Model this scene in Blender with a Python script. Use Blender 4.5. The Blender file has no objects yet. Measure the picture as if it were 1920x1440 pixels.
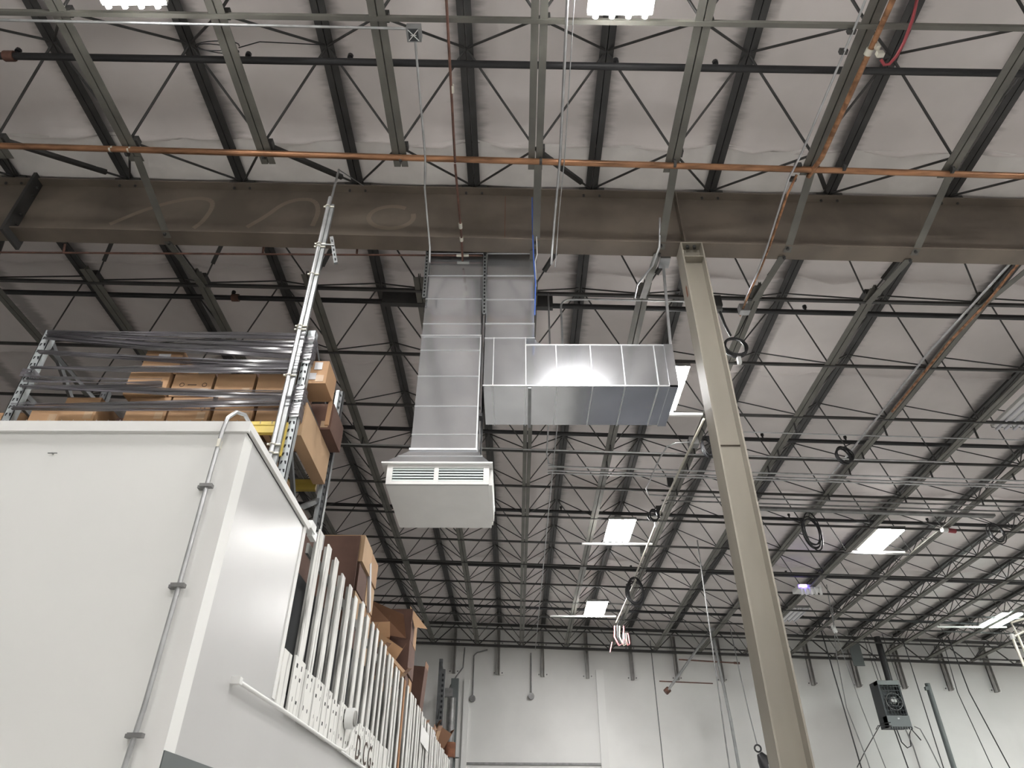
import bpy, math, random
from mathutils import Vector, Matrix
random.seed(7)
SC = bpy.context.scene
COL = SC.collection
V = Vector

# ------------------------------------------------------------------ camera
def camera():
    p, y, r = 0.61365396, 0.00718127613, -0.00647916831
    cp, sp = math.cos(p), math.sin(p)
    F = V((0, cp, sp)); Rt = V((1, 0, 0)); D = F.cross(Rt)
    cr, sr = math.cos(r), math.sin(r)
    Rt, D = cr*Rt + sr*D, -sr*Rt + cr*D
    Rz = Matrix.Rotation(y, 3, 'Z')
    Rt, D, F = Rz @ Rt, Rz @ D, Rz @ F
    cam = bpy.data.cameras.new('camera'); o = bpy.data.objects.new('camera', cam)
    COL.objects.link(o)
    m = Matrix((Rt, -D, -F)).transposed().to_4x4(); m.translation = (0, 0, 1.6)
    o.matrix_world = m
    cam.sensor_width = 36; cam.lens = 36*1316.54/1920; cam.clip_start = .05; cam.clip_end = 200
    SC.camera = o
camera()
w = bpy.data.worlds.new('world'); SC.world = w; w.use_nodes = True
w.node_tree.nodes['Background'].inputs[0].default_value = (.9, .95, 1, 1)
w.node_tree.nodes['Background'].inputs[1].default_value = .05
SC.view_settings.view_transform = 'Standard'; SC.view_settings.look = 'None'
SC.view_settings.gamma = 1; SC.view_settings.use_curve_mapping = False
SC.view_settings.exposure = 1.46
SC.cycles.adaptive_threshold = .025; SC.cycles.max_bounces = 6; SC.cycles.diffuse_bounces = 4; SC.cycles.glossy_bounces = 3
SC.cycles.transparent_max_bounces = 12; SC.cycles.sample_clamp_indirect = 6
LAMP_W = 60.0          # watts of each fluorescent fixture

SL = -0.0315           # roof slope along x
HB, HT, HC = 8.0, 8.75, 8.87   # heights at x=0: bottom chords, top chords, insulation
def zb(x, h=HB): return h + SL*x

# ------------------------------------------------------------------ materials
def mat(name, col, rough=.6, metal=0., noise=0., nscale=6., bump=0., bscale=60., col2=None, spec=.5, emit=None, estr=0., stretch=None, detail=4., coat=0.):
    m = bpy.data.materials.new(name); m.use_nodes = True; nt = m.node_tree; N = nt.nodes; L = nt.links
    b = N['Principled BSDF']
    b.inputs['Base Color'].default_value = (*col, 1); b.inputs['Roughness'].default_value = rough
    b.inputs['Metallic'].default_value = metal; b.inputs['Specular IOR Level'].default_value = spec
    if coat: b.inputs['Coat Weight'].default_value = coat; b.inputs['Coat Roughness'].default_value = .18
    tc = N.new('ShaderNodeTexCoord'); src = tc.outputs['Object']
    if stretch:
        mp = N.new('ShaderNodeMapping'); mp.inputs['Scale'].default_value = stretch
        L.new(src, mp.inputs[0]); src = mp.outputs[0]
    if noise or col2:
        n = N.new('ShaderNodeTexNoise'); n.inputs['Scale'].default_value = nscale; n.inputs['Detail'].default_value = detail
        L.new(src, n.inputs['Vector'])
        r = N.new('ShaderNodeValToRGB'); c2 = col2 or tuple(c*(1-noise) for c in col)
        r.color_ramp.elements[0].position = .38; r.color_ramp.elements[1].position = .66
        r.color_ramp.elements[0].color = (*c2, 1); r.color_ramp.elements[1].color = (*col, 1)
        L.new(n.outputs['Fac'], r.inputs[0]); L.new(r.outputs[0], b.inputs['Base Color'])
    if bump:
        n2 = N.new('ShaderNodeTexNoise'); n2.inputs['Scale'].default_value = bscale; L.new(src, n2.inputs['Vector'])
        bm = N.new('ShaderNodeBump'); bm.inputs['Strength'].default_value = bump; bm.inputs['Distance'].default_value = .02
        L.new(n2.outputs['Fac'], bm.inputs['Height']); L.new(bm.outputs[0], b.inputs['Normal'])
    if emit:
        b.inputs['Emission Color'].default_value = (*emit, 1); b.inputs['Emission Strength'].default_value = estr
    return m
M = {}
M['joist'] = mat('joist_paint', (.052, .051, .050), .55, noise=.35, nscale=3)
M['chord'] = mat('chord_paint', (.15, .146, .128), .5, noise=.3, nscale=2.5)
M['girder'] = mat('girder_paint', (.20, .165, .132), .6, noise=.34, nscale=1.3)
M['column'] = mat('column_paint', (.31, .285, .238), .45, noise=.22, nscale=1.6, stretch=(1, 1, .3))
M['rust'] = mat('rusty_patch', (.23, .09, .045), .8, noise=.4)
M['rustpipe'] = mat('rusty_pipe', (.15, .07, .05), .6, noise=.5, nscale=9)
M['black'] = mat('black_pipe_paint', (.016, .016, .018), .5)
M['rubber'] = mat('black_rubber', (.013, .013, .015), .45)
M['galv'] = mat('galvanised_conduit', (.55, .56, .57), .38, .75, noise=.25, nscale=7)
M['galvdark'] = mat('aged_conduit', (.26, .26, .26), .45, .5, noise=.3, nscale=7)
M['strut'] = mat('zinc_strut', (.30, .31, .315), .42, .7, noise=.2)
M['copper'] = mat('copper_pipe', (.46, .235, .125), .40, .6, noise=.62, nscale=5, stretch=(.5, 3, 3))
M['duct'] = mat('duct_sheet_metal', (.80, .815, .85), .15, .84, noise=.14, nscale=2.2, bump=.05, bscale=3)
M['ductrib'] = mat('duct_seam_metal', (.74, .75, .77), .36, .85)
M['whitepaint'] = mat('diffuser_enamel', (.80, .80, .79), .4, noise=.05, nscale=3)
M['slat'] = mat('louver_slat_enamel', (.78, .86, .86), .35)
M['wallhanger'] = mat('hanger_channel_paint', (.50, .49, .47), .6, noise=.2)
M['tripod'] = mat('tripod_pipe_metal', (.34, .35, .35), .5, .3, noise=.2)
M['machineblue'] = mat('machine_blue_paint', (.04, .045, .06), .5)
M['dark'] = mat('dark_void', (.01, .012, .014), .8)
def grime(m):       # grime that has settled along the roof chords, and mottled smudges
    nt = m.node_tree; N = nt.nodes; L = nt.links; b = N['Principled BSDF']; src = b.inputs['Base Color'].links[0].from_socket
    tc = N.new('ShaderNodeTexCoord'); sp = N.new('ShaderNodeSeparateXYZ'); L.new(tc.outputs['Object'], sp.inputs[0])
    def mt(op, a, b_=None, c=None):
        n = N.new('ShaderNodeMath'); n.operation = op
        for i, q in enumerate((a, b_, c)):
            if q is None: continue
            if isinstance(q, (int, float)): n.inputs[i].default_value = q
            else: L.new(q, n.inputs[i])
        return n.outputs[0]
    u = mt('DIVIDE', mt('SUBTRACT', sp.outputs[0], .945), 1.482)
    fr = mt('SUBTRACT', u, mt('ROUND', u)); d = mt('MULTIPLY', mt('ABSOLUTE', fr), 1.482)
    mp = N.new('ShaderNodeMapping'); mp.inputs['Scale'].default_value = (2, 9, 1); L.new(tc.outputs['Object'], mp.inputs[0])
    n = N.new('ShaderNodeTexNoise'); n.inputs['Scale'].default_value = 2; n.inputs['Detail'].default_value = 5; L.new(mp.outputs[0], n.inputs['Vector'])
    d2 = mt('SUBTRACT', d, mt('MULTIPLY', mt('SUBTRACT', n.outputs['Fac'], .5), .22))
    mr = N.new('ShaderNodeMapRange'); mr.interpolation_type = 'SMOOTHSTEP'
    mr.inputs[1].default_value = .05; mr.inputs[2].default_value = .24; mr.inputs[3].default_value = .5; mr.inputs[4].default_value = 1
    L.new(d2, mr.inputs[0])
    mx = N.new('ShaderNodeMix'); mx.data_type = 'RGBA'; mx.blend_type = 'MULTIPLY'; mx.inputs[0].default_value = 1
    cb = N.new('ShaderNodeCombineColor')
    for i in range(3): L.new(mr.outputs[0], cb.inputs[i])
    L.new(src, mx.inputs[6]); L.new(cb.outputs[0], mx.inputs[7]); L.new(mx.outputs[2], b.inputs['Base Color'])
M['vinyl'] = mat('insulation_vinyl', (.76, .71, .695), .6, noise=.10, nscale=1.2, bump=.12, bscale=9)
grime(M['vinyl'])
M['vinylpale'] = mat('insulation_lap_vinyl', (.86, .83, .81), .5, noise=.12, nscale=2.5, bump=.15, bscale=7)  # paler vinyl than the main blanket, for the lap strip
M['roomwall'] = mat('room_wall_paint', (.78, .785, .765), .5, noise=.03, nscale=1.2)
M['glosswall_shaded'] = mat('gloss_wall_shaded', (.52, .52, .515), .33, noise=.03, nscale=1.5, spec=.36, bump=.08, bscale=1.6)  # white gloss paint darkened, the side wall's shade is put into the colour
M['wallgrey'] = mat('grey_wainscot_paint', (.11, .125, .125), .5)
M['farwall'] = mat('far_wall_paint', (.80, .80, .785), .7, col2=(.66, .66, .645), nscale=.35, detail=6)
M['farwhite'] = mat('far_wall_white_trim', (.76, .76, .745), .6)
M['floor'] = mat('concrete_floor', (.50, .49, .47), .45, noise=.2, nscale=.8)
M['card'] = mat('cardboard', (.36, .215, .115), .8, noise=.12, nscale=3)
M['card2'] = mat('cardboard_pale', (.42, .28, .165), .8, noise=.12, nscale=3)
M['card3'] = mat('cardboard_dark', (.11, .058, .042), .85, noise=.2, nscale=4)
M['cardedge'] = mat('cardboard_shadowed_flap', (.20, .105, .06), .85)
M['tape'] = mat('clear_tape', (.42, .30, .20), .2)
M['label'] = mat('paper_label', (.52, .52, .54), .6)
M['ink'] = mat('printed_ink', (.05, .03, .02), .8)
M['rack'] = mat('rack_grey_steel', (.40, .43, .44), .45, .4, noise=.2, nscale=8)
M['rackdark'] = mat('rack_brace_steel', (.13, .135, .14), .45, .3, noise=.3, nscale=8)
M['yellow'] = mat('rack_beam_yellow', (.62, .47, .10), .5, noise=.1)
M['palletw'] = mat('white_painted_board', (.74, .74, .71), .6, col2=(.24, .235, .22), nscale=7, stretch=(3, 3, .3), detail=9)
M['palletw'].node_tree.nodes['Color Ramp'].color_ramp.elements[0].position = .33; M['palletw'].node_tree.nodes['Color Ramp'].color_ramp.elements[1].position = .47
M['palletside'] = mat('grey_board_edge', (.40, .40, .38), .8, col2=(.15, .15, .14), nscale=6, stretch=(2, 2, .4), detail=7)  # greyer than the white board faces, with mottled tone
M['wood'] = mat('bare_brown_board', (.40, .20, .09), .8, noise=.3)
M['red'] = mat('red_rubber_hose', (.27, .035, .045), .45)
M['blue'] = mat('blue_cable', (.05, .12, .42), .5)
M['brass'] = mat('pale_fitting', (.66, .64, .56), .35, .5)
M['airline'] = mat('cream_pipe_paint', (.36, .345, .285), .5)
M['pinkhose'] = mat('pink_hose', (.42, .16, .17), .5)
M['whiteplastic'] = mat('white_plastic', (.72, .73, .72), .45)
M['heater'] = mat('heater_casing', (.16, .175, .18), .45)
M['heaterdark'] = mat('heater_dark', (.035, .04, .045), .5)
M['chalk'] = mat('chalk_mark', (.255, .212, .168), .9)
M['tube'] = mat('lamp_tube_glow', (1, 1, 1), .5, emit=(1, .985, .96), estr=50)
M['tubeoff'] = mat('lamp_tube_unlit', (.62, .62, .66), .3)
M['tubegreen'] = mat('lamp_tube_cool_glow', (1, 1, 1), .5, emit=(.86, 1, .95), estr=44)
M['violet'] = mat('violet_led', (.3, .2, 1), .5, emit=(.25, .15, 1), estr=5)
M['reflector'] = mat('fixture_reflector', (.80, .80, .80), .3)
def film():
    m = bpy.data.materials.new('stretch_film'); m.use_nodes = True; nt = m.node_tree; N = nt.nodes; L = nt.links
    b = N['Principled BSDF']; b.inputs['Base Color'].default_value = (.075, .07, .08, 1); b.inputs['Roughness'].default_value = .33
    b.inputs['Specular IOR Level'].default_value = .9
    tr = N.new('ShaderNodeBsdfTransparent'); mx = N.new('ShaderNodeMixShader')
    tc = N.new('ShaderNodeTexCoord'); mp = N.new('ShaderNodeMapping'); mp.inputs['Scale'].default_value = (.8, 1, 45)
    n = N.new('ShaderNodeTexNoise'); n.inputs['Scale'].default_value = 3; n.inputs['Detail'].default_value = 5
    mr = N.new('ShaderNodeMapRange'); mr.inputs[1].default_value = .3; mr.inputs[2].default_value = .7; mr.inputs[3].default_value = .6; mr.inputs[4].default_value = .97
    L.new(tc.outputs['Object'], mp.inputs[0]); L.new(mp.outputs[0], n.inputs['Vector']); L.new(n.outputs['Fac'], mr.inputs[0])
    L.new(mr.outputs[0], mx.inputs[0]); L.new(tr.outputs[0], mx.inputs[1]); L.new(b.outputs[0], mx.inputs[2])
    L.new(mx.outputs[0], N['Material Output'].inputs[0]); return m
M['film'] = film()

# ------------------------------------------------------------------ mesh helpers
class MB:
    def __init__(s): s.v = []; s.f = []; s.smooth = set()
    def add(s, vs, fs, smooth=False):
        n = len(s.v); s.v += [tuple(x) for x in vs]
        for f in fs:
            if smooth: s.smooth.add(len(s.f))
            s.f.append(tuple(n+i for i in f))
        return s
    def box(s, x0, x1, y0, y1, z0, z1, sl=0.):
        vs = [(x, y, z + sl*x) for z in (z0, z1) for y in (y0, y1) for x in (x0, x1)]
        return s.add(vs, [(0, 2, 3, 1), (4, 5, 7, 6), (0, 1, 5, 4), (2, 6, 7, 3), (0, 4, 6, 2), (1, 3, 7, 5)])
    def beam(s, a, b, wd, ht, up=(0, 0, 1)):
        a, b, up = V(a), V(b), V(up); d = (b-a).normalized(); sx = d.cross(up)
        if sx.length < 1e-4: sx = d.cross(V((1, 0, 0)))
        sx.normalize(); u = sx.cross(d)
        vs = [p + sx*(i*wd/2) + u*(j*ht/2) for p in (a, b) for j in (-1, 1) for i in (-1, 1)]
        return s.add(vs, [(0, 1, 3, 2), (4, 6, 7, 5), (0, 4, 5, 1), (2, 3, 7, 6), (0, 2, 6, 4), (1, 5, 7, 3)])
    def tube(s, pts, r, n=8, cap=True):
        P = [V(p) for p in pts]; k = len(P); rings = []
        t0 = (P[1]-P[0]).normalized(); ref = V((0, 0, 1)) if abs(t0.z) < .9 else V((1, 0, 0))
        nx = t0.cross(ref).normalized()
        for i, p in enumerate(P):
            t = ((P[min(i+1, k-1)]-P[max(i-1, 0)])).normalized()
            nx = (nx - t*nx.dot(t)).normalized(); ny = t.cross(nx)
            rr = r[i] if isinstance(r, (list, tuple)) else r
            rings.append([p + (nx*math.cos(2*math.pi*j/n) + ny*math.sin(2*math.pi*j/n))*rr for j in range(n)])
        vs = [q for R_ in rings for q in R_]; fs = []
        for i in range(k-1):
            for j in range(n):
                fs.append((i*n+j, i*n+(j+1) % n, (i+1)*n+(j+1) % n, (i+1)*n+j))
        s.add(vs, fs, True)
        if cap: s.add(rings[0][::-1], [tuple(range(n))]); s.add(rings[-1], [tuple(range(n))])
        return s
    def ext(s, prof, a, b, side=(1, 0, 0), up=(0, 0, 1)):   # extrude a closed 2d profile from a to b
        a, b, side, up = V(a), V(b), V(side), V(up); n = len(prof)
        vs = [p + side*x + up*y for p in (a, b) for x, y in prof]
        fs = [(i, (i+1) % n, n+(i+1) % n, n+i) for i in range(n)] + [tuple(range(n))[::-1], tuple(range(n, 2*n))]
        return s.add(vs, fs)
    def quad(s, a, b, c, d): return s.add([a, b, c, d], [(0, 1, 2, 3)])
    def build(s, name, m, parent=None, **tags):
        off = V(parent_world(parent)) if parent else V((0, 0, 0))
        me = bpy.data.meshes.new(name)
        me.from_pydata([tuple(V(v)-off) for v in s.v], [], s.f); me.update()
        if s.smooth:
            for i in s.smooth: me.polygons[i].use_smooth = True
        me.materials.append(M[m] if isinstance(m, str) else m)
        o = bpy.data.objects.new(name, me); COL.objects.link(o)
        if parent: o.parent = parent
        for k, v_ in tags.items(): o[k] = v_
        return o
def parent_world(p):
    q = V((0, 0, 0))
    while p: q += p.location; p = p.parent
    return q
def thing(name, label, cat, loc, group=None):
    o = bpy.data.objects.new(name, None); COL.objects.link(o); o.location = loc
    o.empty_display_size = .2; o['label'] = label; o['category'] = cat
    if group: o['group'] = group
    return o
def single(mb, name, m, label, cat, group=None):
    o = mb.build(name, m); o['label'] = label; o['category'] = cat
    if group: o['group'] = group
    return o
def B(*a, **k): return MB().box(*a, **k)
def arc(c, r, a0, a1, n, plane='xz', y=0.):
    out = []
    for i in range(n+1):
        a = math.radians(a0 + (a1-a0)*i/n)
        if plane == 'xz': out.append((c[0]+r*math.cos(a), c[1], c[2]+r*math.sin(a)))
        elif plane == 'yz': out.append((c[0], c[1]+r*math.cos(a), c[2]+r*math.sin(a)))
        else: out.append((c[0]+r*math.cos(a), c[1]+r*math.sin(a), c[2]))
    return out
ORD = ['first', 'second', 'third', 'fourth', 'fifth', 'sixth', 'seventh', 'eighth', 'ninth', 'tenth', 'eleventh', 'twelfth',
       'thirteenth', 'fourteenth', 'fifteenth', 'sixteenth', 'seventeenth']
COLX = 2.055

# ================================================================== SETTING
def struct(mb, name, m, **k):
    o = mb.build(name, m); o['kind'] = 'structure'
    for a, b_ in k.items(): o[a] = b_
    return o
XL, XR, YB, YF = -13.0, 21.0, -9.0, 24.75
struct(B(XL, XR, YB, YF, -.1, 0), 'floor', 'floor')
struct(B(XL, XR, YF, YF+.2, 0, 9.4), 'wall_far', 'farwall')
struct(B(XL-.2, XL, YB, YF, 0, 9.5), 'wall_left', 'farwall')
struct(B(XR, XR+.2, YB, YF, 0, 9.2), 'wall_right', 'farwall')
struct(B(XL, XR, YB-.2, YB, 0, 9.5), 'wall_back', 'farwall')
# ceiling: quilted insulation blanket with real lap seams
def ceiling():
    seams = [0.9, 5.22, 7.38, 9.64, 14.0, 18.4, 22.8]
    xs = []; x = XL
    while x < XR+.001: xs.append(x); x += .247
    ys = set(); y = YB
    while y <= YF+.001: ys.add(round(y, 3)); y += .45
    for s_ in seams:
        for d in (-.05, -.02, 0., .02, .05): ys.add(round(s_+d, 3))
    ys = sorted(ys); mb = MB(); nx = len(xs)
    rnd = random.Random(3)
    wob = {s_: [rnd.uniform(-.035, .035) for _ in xs] for s_ in seams}
    vs = []
    for y in ys:
        for i, x in enumerate(xs):
            ph = ((x-.945)/1.482) % 1.0
            sag = -.035*math.sin(math.pi*ph)
            dz = sag + rnd.uniform(-.003, .003); yy = y
            for s_ in seams:
                if abs(y-s_) < .051:
                    dz -= .06*(1-abs(y-s_)/.052)*(1+.6*math.sin(i*1.7)); yy = y+wob[s_][i]*math.sin(math.pi*ph)
                    yy += .05*abs(math.sin(math.pi*ph))
            vs.append((x, yy, zb(x, HC)+dz))
    fs = [(j*nx+i, (j+1)*nx+i, (j+1)*nx+i+1, j*nx+i+1) for j in range(len(ys)-1) for i in range(nx-1)]
    mb.add(vs, fs, True)
    o = struct(mb, 'ceiling', 'vinyl')
    return o
ceiling()
def lap_strip(y0, y1, z0, z1, name):
    rnd = random.Random(5); mb = MB(); nx = int((XR-XL)/.15); ny = 6; vs = []
    for j in range(ny+1):
        v_ = j/ny
        for i in range(nx+1):
            x = XL+(XR-XL)*i/nx; ph = ((x-.945)/1.482) % 1.0
            yy = y0+(y1-y0)*v_ + ((.05*abs(math.sin(math.pi*ph))+.02*math.sin(i*.9)) if j == 0 else 0)
            vs.append((x, yy, zb(x, z0+(z1-z0)*v_) - .03*math.sin(math.pi*ph) + rnd.uniform(-.012, .012)*(1-.6*v_)))
    mb.add(vs, [(j*(nx+1)+i, (j+1)*(nx+1)+i, (j+1)*(nx+1)+i+1, j*(nx+1)+i+1) for j in range(ny) for i in range(nx)], True)
    struct(mb, name, 'vinylpale')
lap_strip(5.20, 5.83, 8.835, 8.79, 'trim_11')
struct(B(XL, XR, YB, YF, 9.42, 9.5, sl=SL), 'trim_1', 'joist')   # roof deck above the blanket

# ---- near white room (left)
RX, RY1, RY2, RZ = -1.5, 3.34, 4.69, 3.68
struct(B(-9, RX, RY1, RY1+.12, 0, RZ-.05), 'wall_room_front', 'roomwall')
struct(B(RX-.11, RX, RY1+.12, RY2, 2.04, RZ-.05), 'wall_room_side', 'glosswall_shaded')
struct(B(RX-.11, RX+.006, RY1+.004, RY2+9.0, 0, 2.04), 'wall_room_side_lower', 'wallgrey')
struct(B(RX-.11, RX+.0, RY2, 20, 2.04, 2.5), 'wall_left_low', 'glosswall_shaded')
struct(B(RX-.11, RX+.006, RY2+9.0, 20, 0, 2.04), 'wall_left_low_base', 'wallgrey')
struct(B(-9, RX, RY1, RY2, RZ-.06, RZ-.04), 'ceiling_room', 'roomwall')
# trims: top band on front and side, corner post edge
struct(B(-9, RX+.02, RY1-.02, RY1, RZ-.065, RZ), 'trim_2', 'farwhite')
struct(B(RX, RX+.02, RY1, RY2+.02, RZ-.045, RZ), 'trim_3', 'farwhite')
struct(B(RX-.12, RX+.002, RY1-.003, RY1, 0, RZ-.065), 'trim_4', 'farwhite')
struct(B(RX, RX+.006, RY2-.06, RY2, 2.5, RZ-.045), 'trim_5', 'farwhite')

# small wall scuff hook on the room front
single(B(-2.545, -2.495, RY1-.014, RY1-.009, 3.476, 3.480).box(-2.524, -2.519, RY1-.014, RY1, 3.475, 3.481), 'wall_hook', 'galvdark',
       'tiny thin metal hook on the white room front wall, near its top left', 'hook')
# bent conduit on the room corner
t = thing('wall_conduit', 'grey bent conduit running down the white room front wall beside the corner', 'conduit', (-1.61, 3.3, 2.0))
MB().tube([(-1.53, 3.50, 3.60), (-1.535, 3.49, 3.69), (-1.545, 3.46, 3.75), (-1.565, 3.41, 3.78), (-1.59, 3.35, 3.76), (-1.605, 3.30, 3.69), (-1.615, 3.30, 3.6), (-1.618, 3.305, 3.3), (-1.615, 3.305, 2.75),
           (-1.617, 3.305, 2.2), (-1.63, 3.305, 1.95), (-1.66, 3.305, 1.8), (-1.68, 3.305, 1.5), (-1.68, 3.305, .3)], .0115, 10).build('conduit', 'galv', t)
for z_ in (3.27, 2.74, 2.09, 1.2):
    B(-1.65, -1.585, 3.286, 3.318, z_-.009, z_+.009).box(-1.668, -1.645, 3.31, 3.34, z_-.008, z_+.008).build('strap_clip', 'galvdark', t)
B(-1.622, -1.606, 3.288, 3.322, 3.50, 3.55).build('coupling', 'brass', t)
# conduit along the side wall under the pallets
t = thing('side_conduit', 'long white-painted conduit running along the low wall under the upright pallets', 'conduit', (-1.46, 3.95, 2.45))
MB().tube([(-1.47, 3.95, 2.447), (-1.47, 4.8, 2.462), (-1.47, 6.4, 2.475), (-1.47, 6.75, 2.49), (-1.465, 6.88, 2.54), (-1.46, 6.9, 2.66)], .013, 8).build('conduit', 'farwhite', t)
MB().tube([(-1.47, 6.6, 2.47), (-1.47, 9.5, 2.47), (-1.47, 14, 2.47)], .011, 8).build('conduit', 'farwhite', t)
B(-1.5, -1.45, 3.915, 3.955, 2.43, 2.465).build('end_fitting', 'farwhite', t)
t = thing('round_junction_box', 'round white junction box mounted on the upright pallets above the side conduit', 'junction box', (-1.42, 6.65, 2.72))
MB().tube([(-1.47, 6.66, 2.73), (-1.40, 6.66, 2.73)], .085, 18).build('body', 'whiteplastic', t)
MB().tube([(-1.40, 6.66, 2.73), (-1.385, 6.66, 2.73)], .062, 18).build('cover', 'palletside', t)
B(-1.45, -1.41, 6.74, 6.80, 2.70, 2.75).build('side_knockout', 'whiteplastic', t)

# ================================================================== UPRIGHT PALLETS ON LOW WALL
def pallets():
    rnd = random.Random(11); y = 5.06; k = 0
    while y < 17.9:
        t = thing('pallet', '', 'pallet', (RX, y, 2.5), 'white-painted pallets stood on end along the low wall')
        t['label'] = ('white-painted pallet on end above the low wall, nearest to the glossy room wall' if k == 0 else
                      'white-painted pallet on end above the low wall, %s from the glossy room wall' % (ORD[k] if k < 17 else 'last'))
        for j in range(4):
            yy = y + j*.3
            top = 3.80 + rnd.uniform(-.03, .02); th = rnd.uniform(.022, .034); wd = rnd.uniform(.105, .135) if yy < 10.5 else rnd.uniform(.13, .16)
            m_ = 'palletw'
            if k == 4 and j == 1: m_ = 'wood'
            x0 = RX + rnd.uniform(-.012, .006)
            mb = B(x0-.012, x0, yy, yy+wd, 2.52, top)
            # chamfered top corner so that the end reads as a sawn plank
            mb.build('board', m_, t)
            B(x0-th-.006, x0-.013, yy+.005, yy+.035, 2.52, top-.02).build('stringer', 'palletside', t)
        B(RX-.09, RX-.07, y, y+1.17, 2.52, 2.62).build('cross_rail', 'palletside', t); B(RX-.09, RX-.07, y, y+1.17, 3.60, 3.68).build('cross_rail', 'palletside', t)
        for j in range(4):
            yy = y-.13 + j*.3
            hz = 2.80 + rnd.uniform(-.02, .03)
            B(RX+.007, RX+.02, yy, yy+.262, 2.47+rnd.uniform(-.01, .01), hz+(0 if yy < 9.0 else -.15)).build('foot_board', 'palletw', t)
            nb = MB()
            for zz in (.06, .2, .27):
                for dy in (.06, .17): nb.box(RX+.02, RX+.0215, yy+dy+rnd.uniform(-.02, .02), yy+dy+.012, 2.49+zz, 2.51+zz+rnd.uniform(0, .015))
            if yy < 8: o_ = nb.build('nail_holes', 'dark', t); o_['kind'] = 'stuff'
        y += 1.2; k += 1
    # low leading stub
    t = thing('pallet_board', 'short white board at the near lower end of the pallet row beside the dark gap', 'board', (RX, 4.69, 2.5))
    B(RX-.005, RX+.012, 4.69, 4.87, 2.48, 2.81).build('board', 'palletw', t)
    B(RX-.02, RX-.005, 4.69, 4.88, 2.80, 2.82).build('torn_top', 'dark', t)
    # nails
    MB2 = MB()
pallets()
single(B(-1.53, -1.47, 4.72, 4.84, 3.655, 3.715).box(-1.52, -1.48, 4.80, 4.92, 3.63, 3.69), 'conduit_elbow_box', 'whiteplastic',
       'small white elbow fitting where the room top trim meets the pallets', 'fitting')
single(B(-1.72, -1.70, 4.72, 17.5, 2.31, 3.55), 'added_shade_sheet', 'dark', 'added black sheet standing in for the shade behind the upright pallets, beside the room', 'sheet')  # dark sheet added where only shade lies behind the boards
# marker writing on the boards
def text(s, loc, rot, size, m, name, parent=None, ext=.001, spacing=1.):
    cu = bpy.data.curves.new(name, 'FONT'); cu.body = s; cu.size = size; cu.extrude = ext; cu.space_character = spacing
    o = bpy.data.objects.new(name, cu); COL.objects.link(o)
    if parent: o.parent = parent; o.location = V(loc)-parent_world(parent)
    else: o.location = loc
    o.rotation_euler = rot; cu.materials.append(M[m])
    bpy.context.view_layer.update(); me = bpy.data.meshes.new_from_object(o); me.materials.clear(); me.materials.append(M[m])
    o2 = bpy.data.objects.new(name, me); COL.objects.link(o2); o2.parent = parent; o2.location = o.location; o2.rotation_euler = rot
    bpy.data.objects.remove(o); o2.name = name; return o2
to = text('D.CG-', (RX+.024, 7.25, 2.50), (math.pi/2, 0, math.pi/2), .29, 'ink', 'marker_writing', spacing=1.35)
to['label'] = 'black handwritten letters on the foot of the white pallet boards'; to['category'] = 'writing'

# things on the pallet row's far part
single(B(-1.495, -1.487, 12.2, 13.4, 3.35, 3.6), 'white_panel_sign', 'farwhite',
       'blank white rectangular panel on the far part of the pallet row', 'panel')

# ================================================================== ROOF STEEL
YN0, YN1 = 0.51, 5.9          # near bay
ROWN = [0.51, 1.92, 3.33, 4.74]
ROWF = [6.98 + 1.4125*i for i in range(13)]     # far bay bottom node rows
TNF = [6.98 + 1.4125*(i+.5) for i in range(12)]
def chord_profile(wd, ht, tk, gap):      # double angle, legs outwards at the bottom
    h = gap/2
    return [[(h, 0), (wd/2, 0), (wd/2, tk), (h+tk, tk), (h+tk, ht), (h, ht)], [(-h, 0), (-h, ht), (-h-tk, ht), (-h-tk, tk), (-wd/2, tk), (-wd/2, 0)]]
PB = chord_profile(.155, .07, .008, .012); PT = chord_profile(.150, .09, .010, .010)
def chord_mb(x, z, y0, y1, P):
    mb = MB()
    for pr in P: mb.ext(pr, (x, y0, z), (x, y1, z))
    return mb
rod_cache = {}
def rod(parent, a, b, name='web_rod', r=.0115, m='joist', sides=6):
    a, b = V(a), V(b); d = b-a; key = (round(d.x, 3), round(d.y, 3), round(d.z, 3), r, m)
    if key not in rod_cache:
        mb = MB().tube([(0, 0, 0), tuple(d)], r, sides); me = bpy.data.meshes.new('rod')
        me.from_pydata(mb.v, [], mb.f); me.update(); me.materials.append(M[m])
        for i in mb.smooth: me.polygons[i].use_smooth = True
        rod_cache[key] = me
    o = bpy.data.objects.new(name, rod_cache[key]); COL.objects.link(o); o.parent = parent
    o.location = a - parent_world(parent); return o
def rel(x, first='first'):
    n = int(abs(x-COLX)//1.482)
    return '%s %s of the tall column' % (ORD[n], 'left' if x < COLX else 'right')
def bchord_x(i): return .204 + 1.482*i
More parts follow.
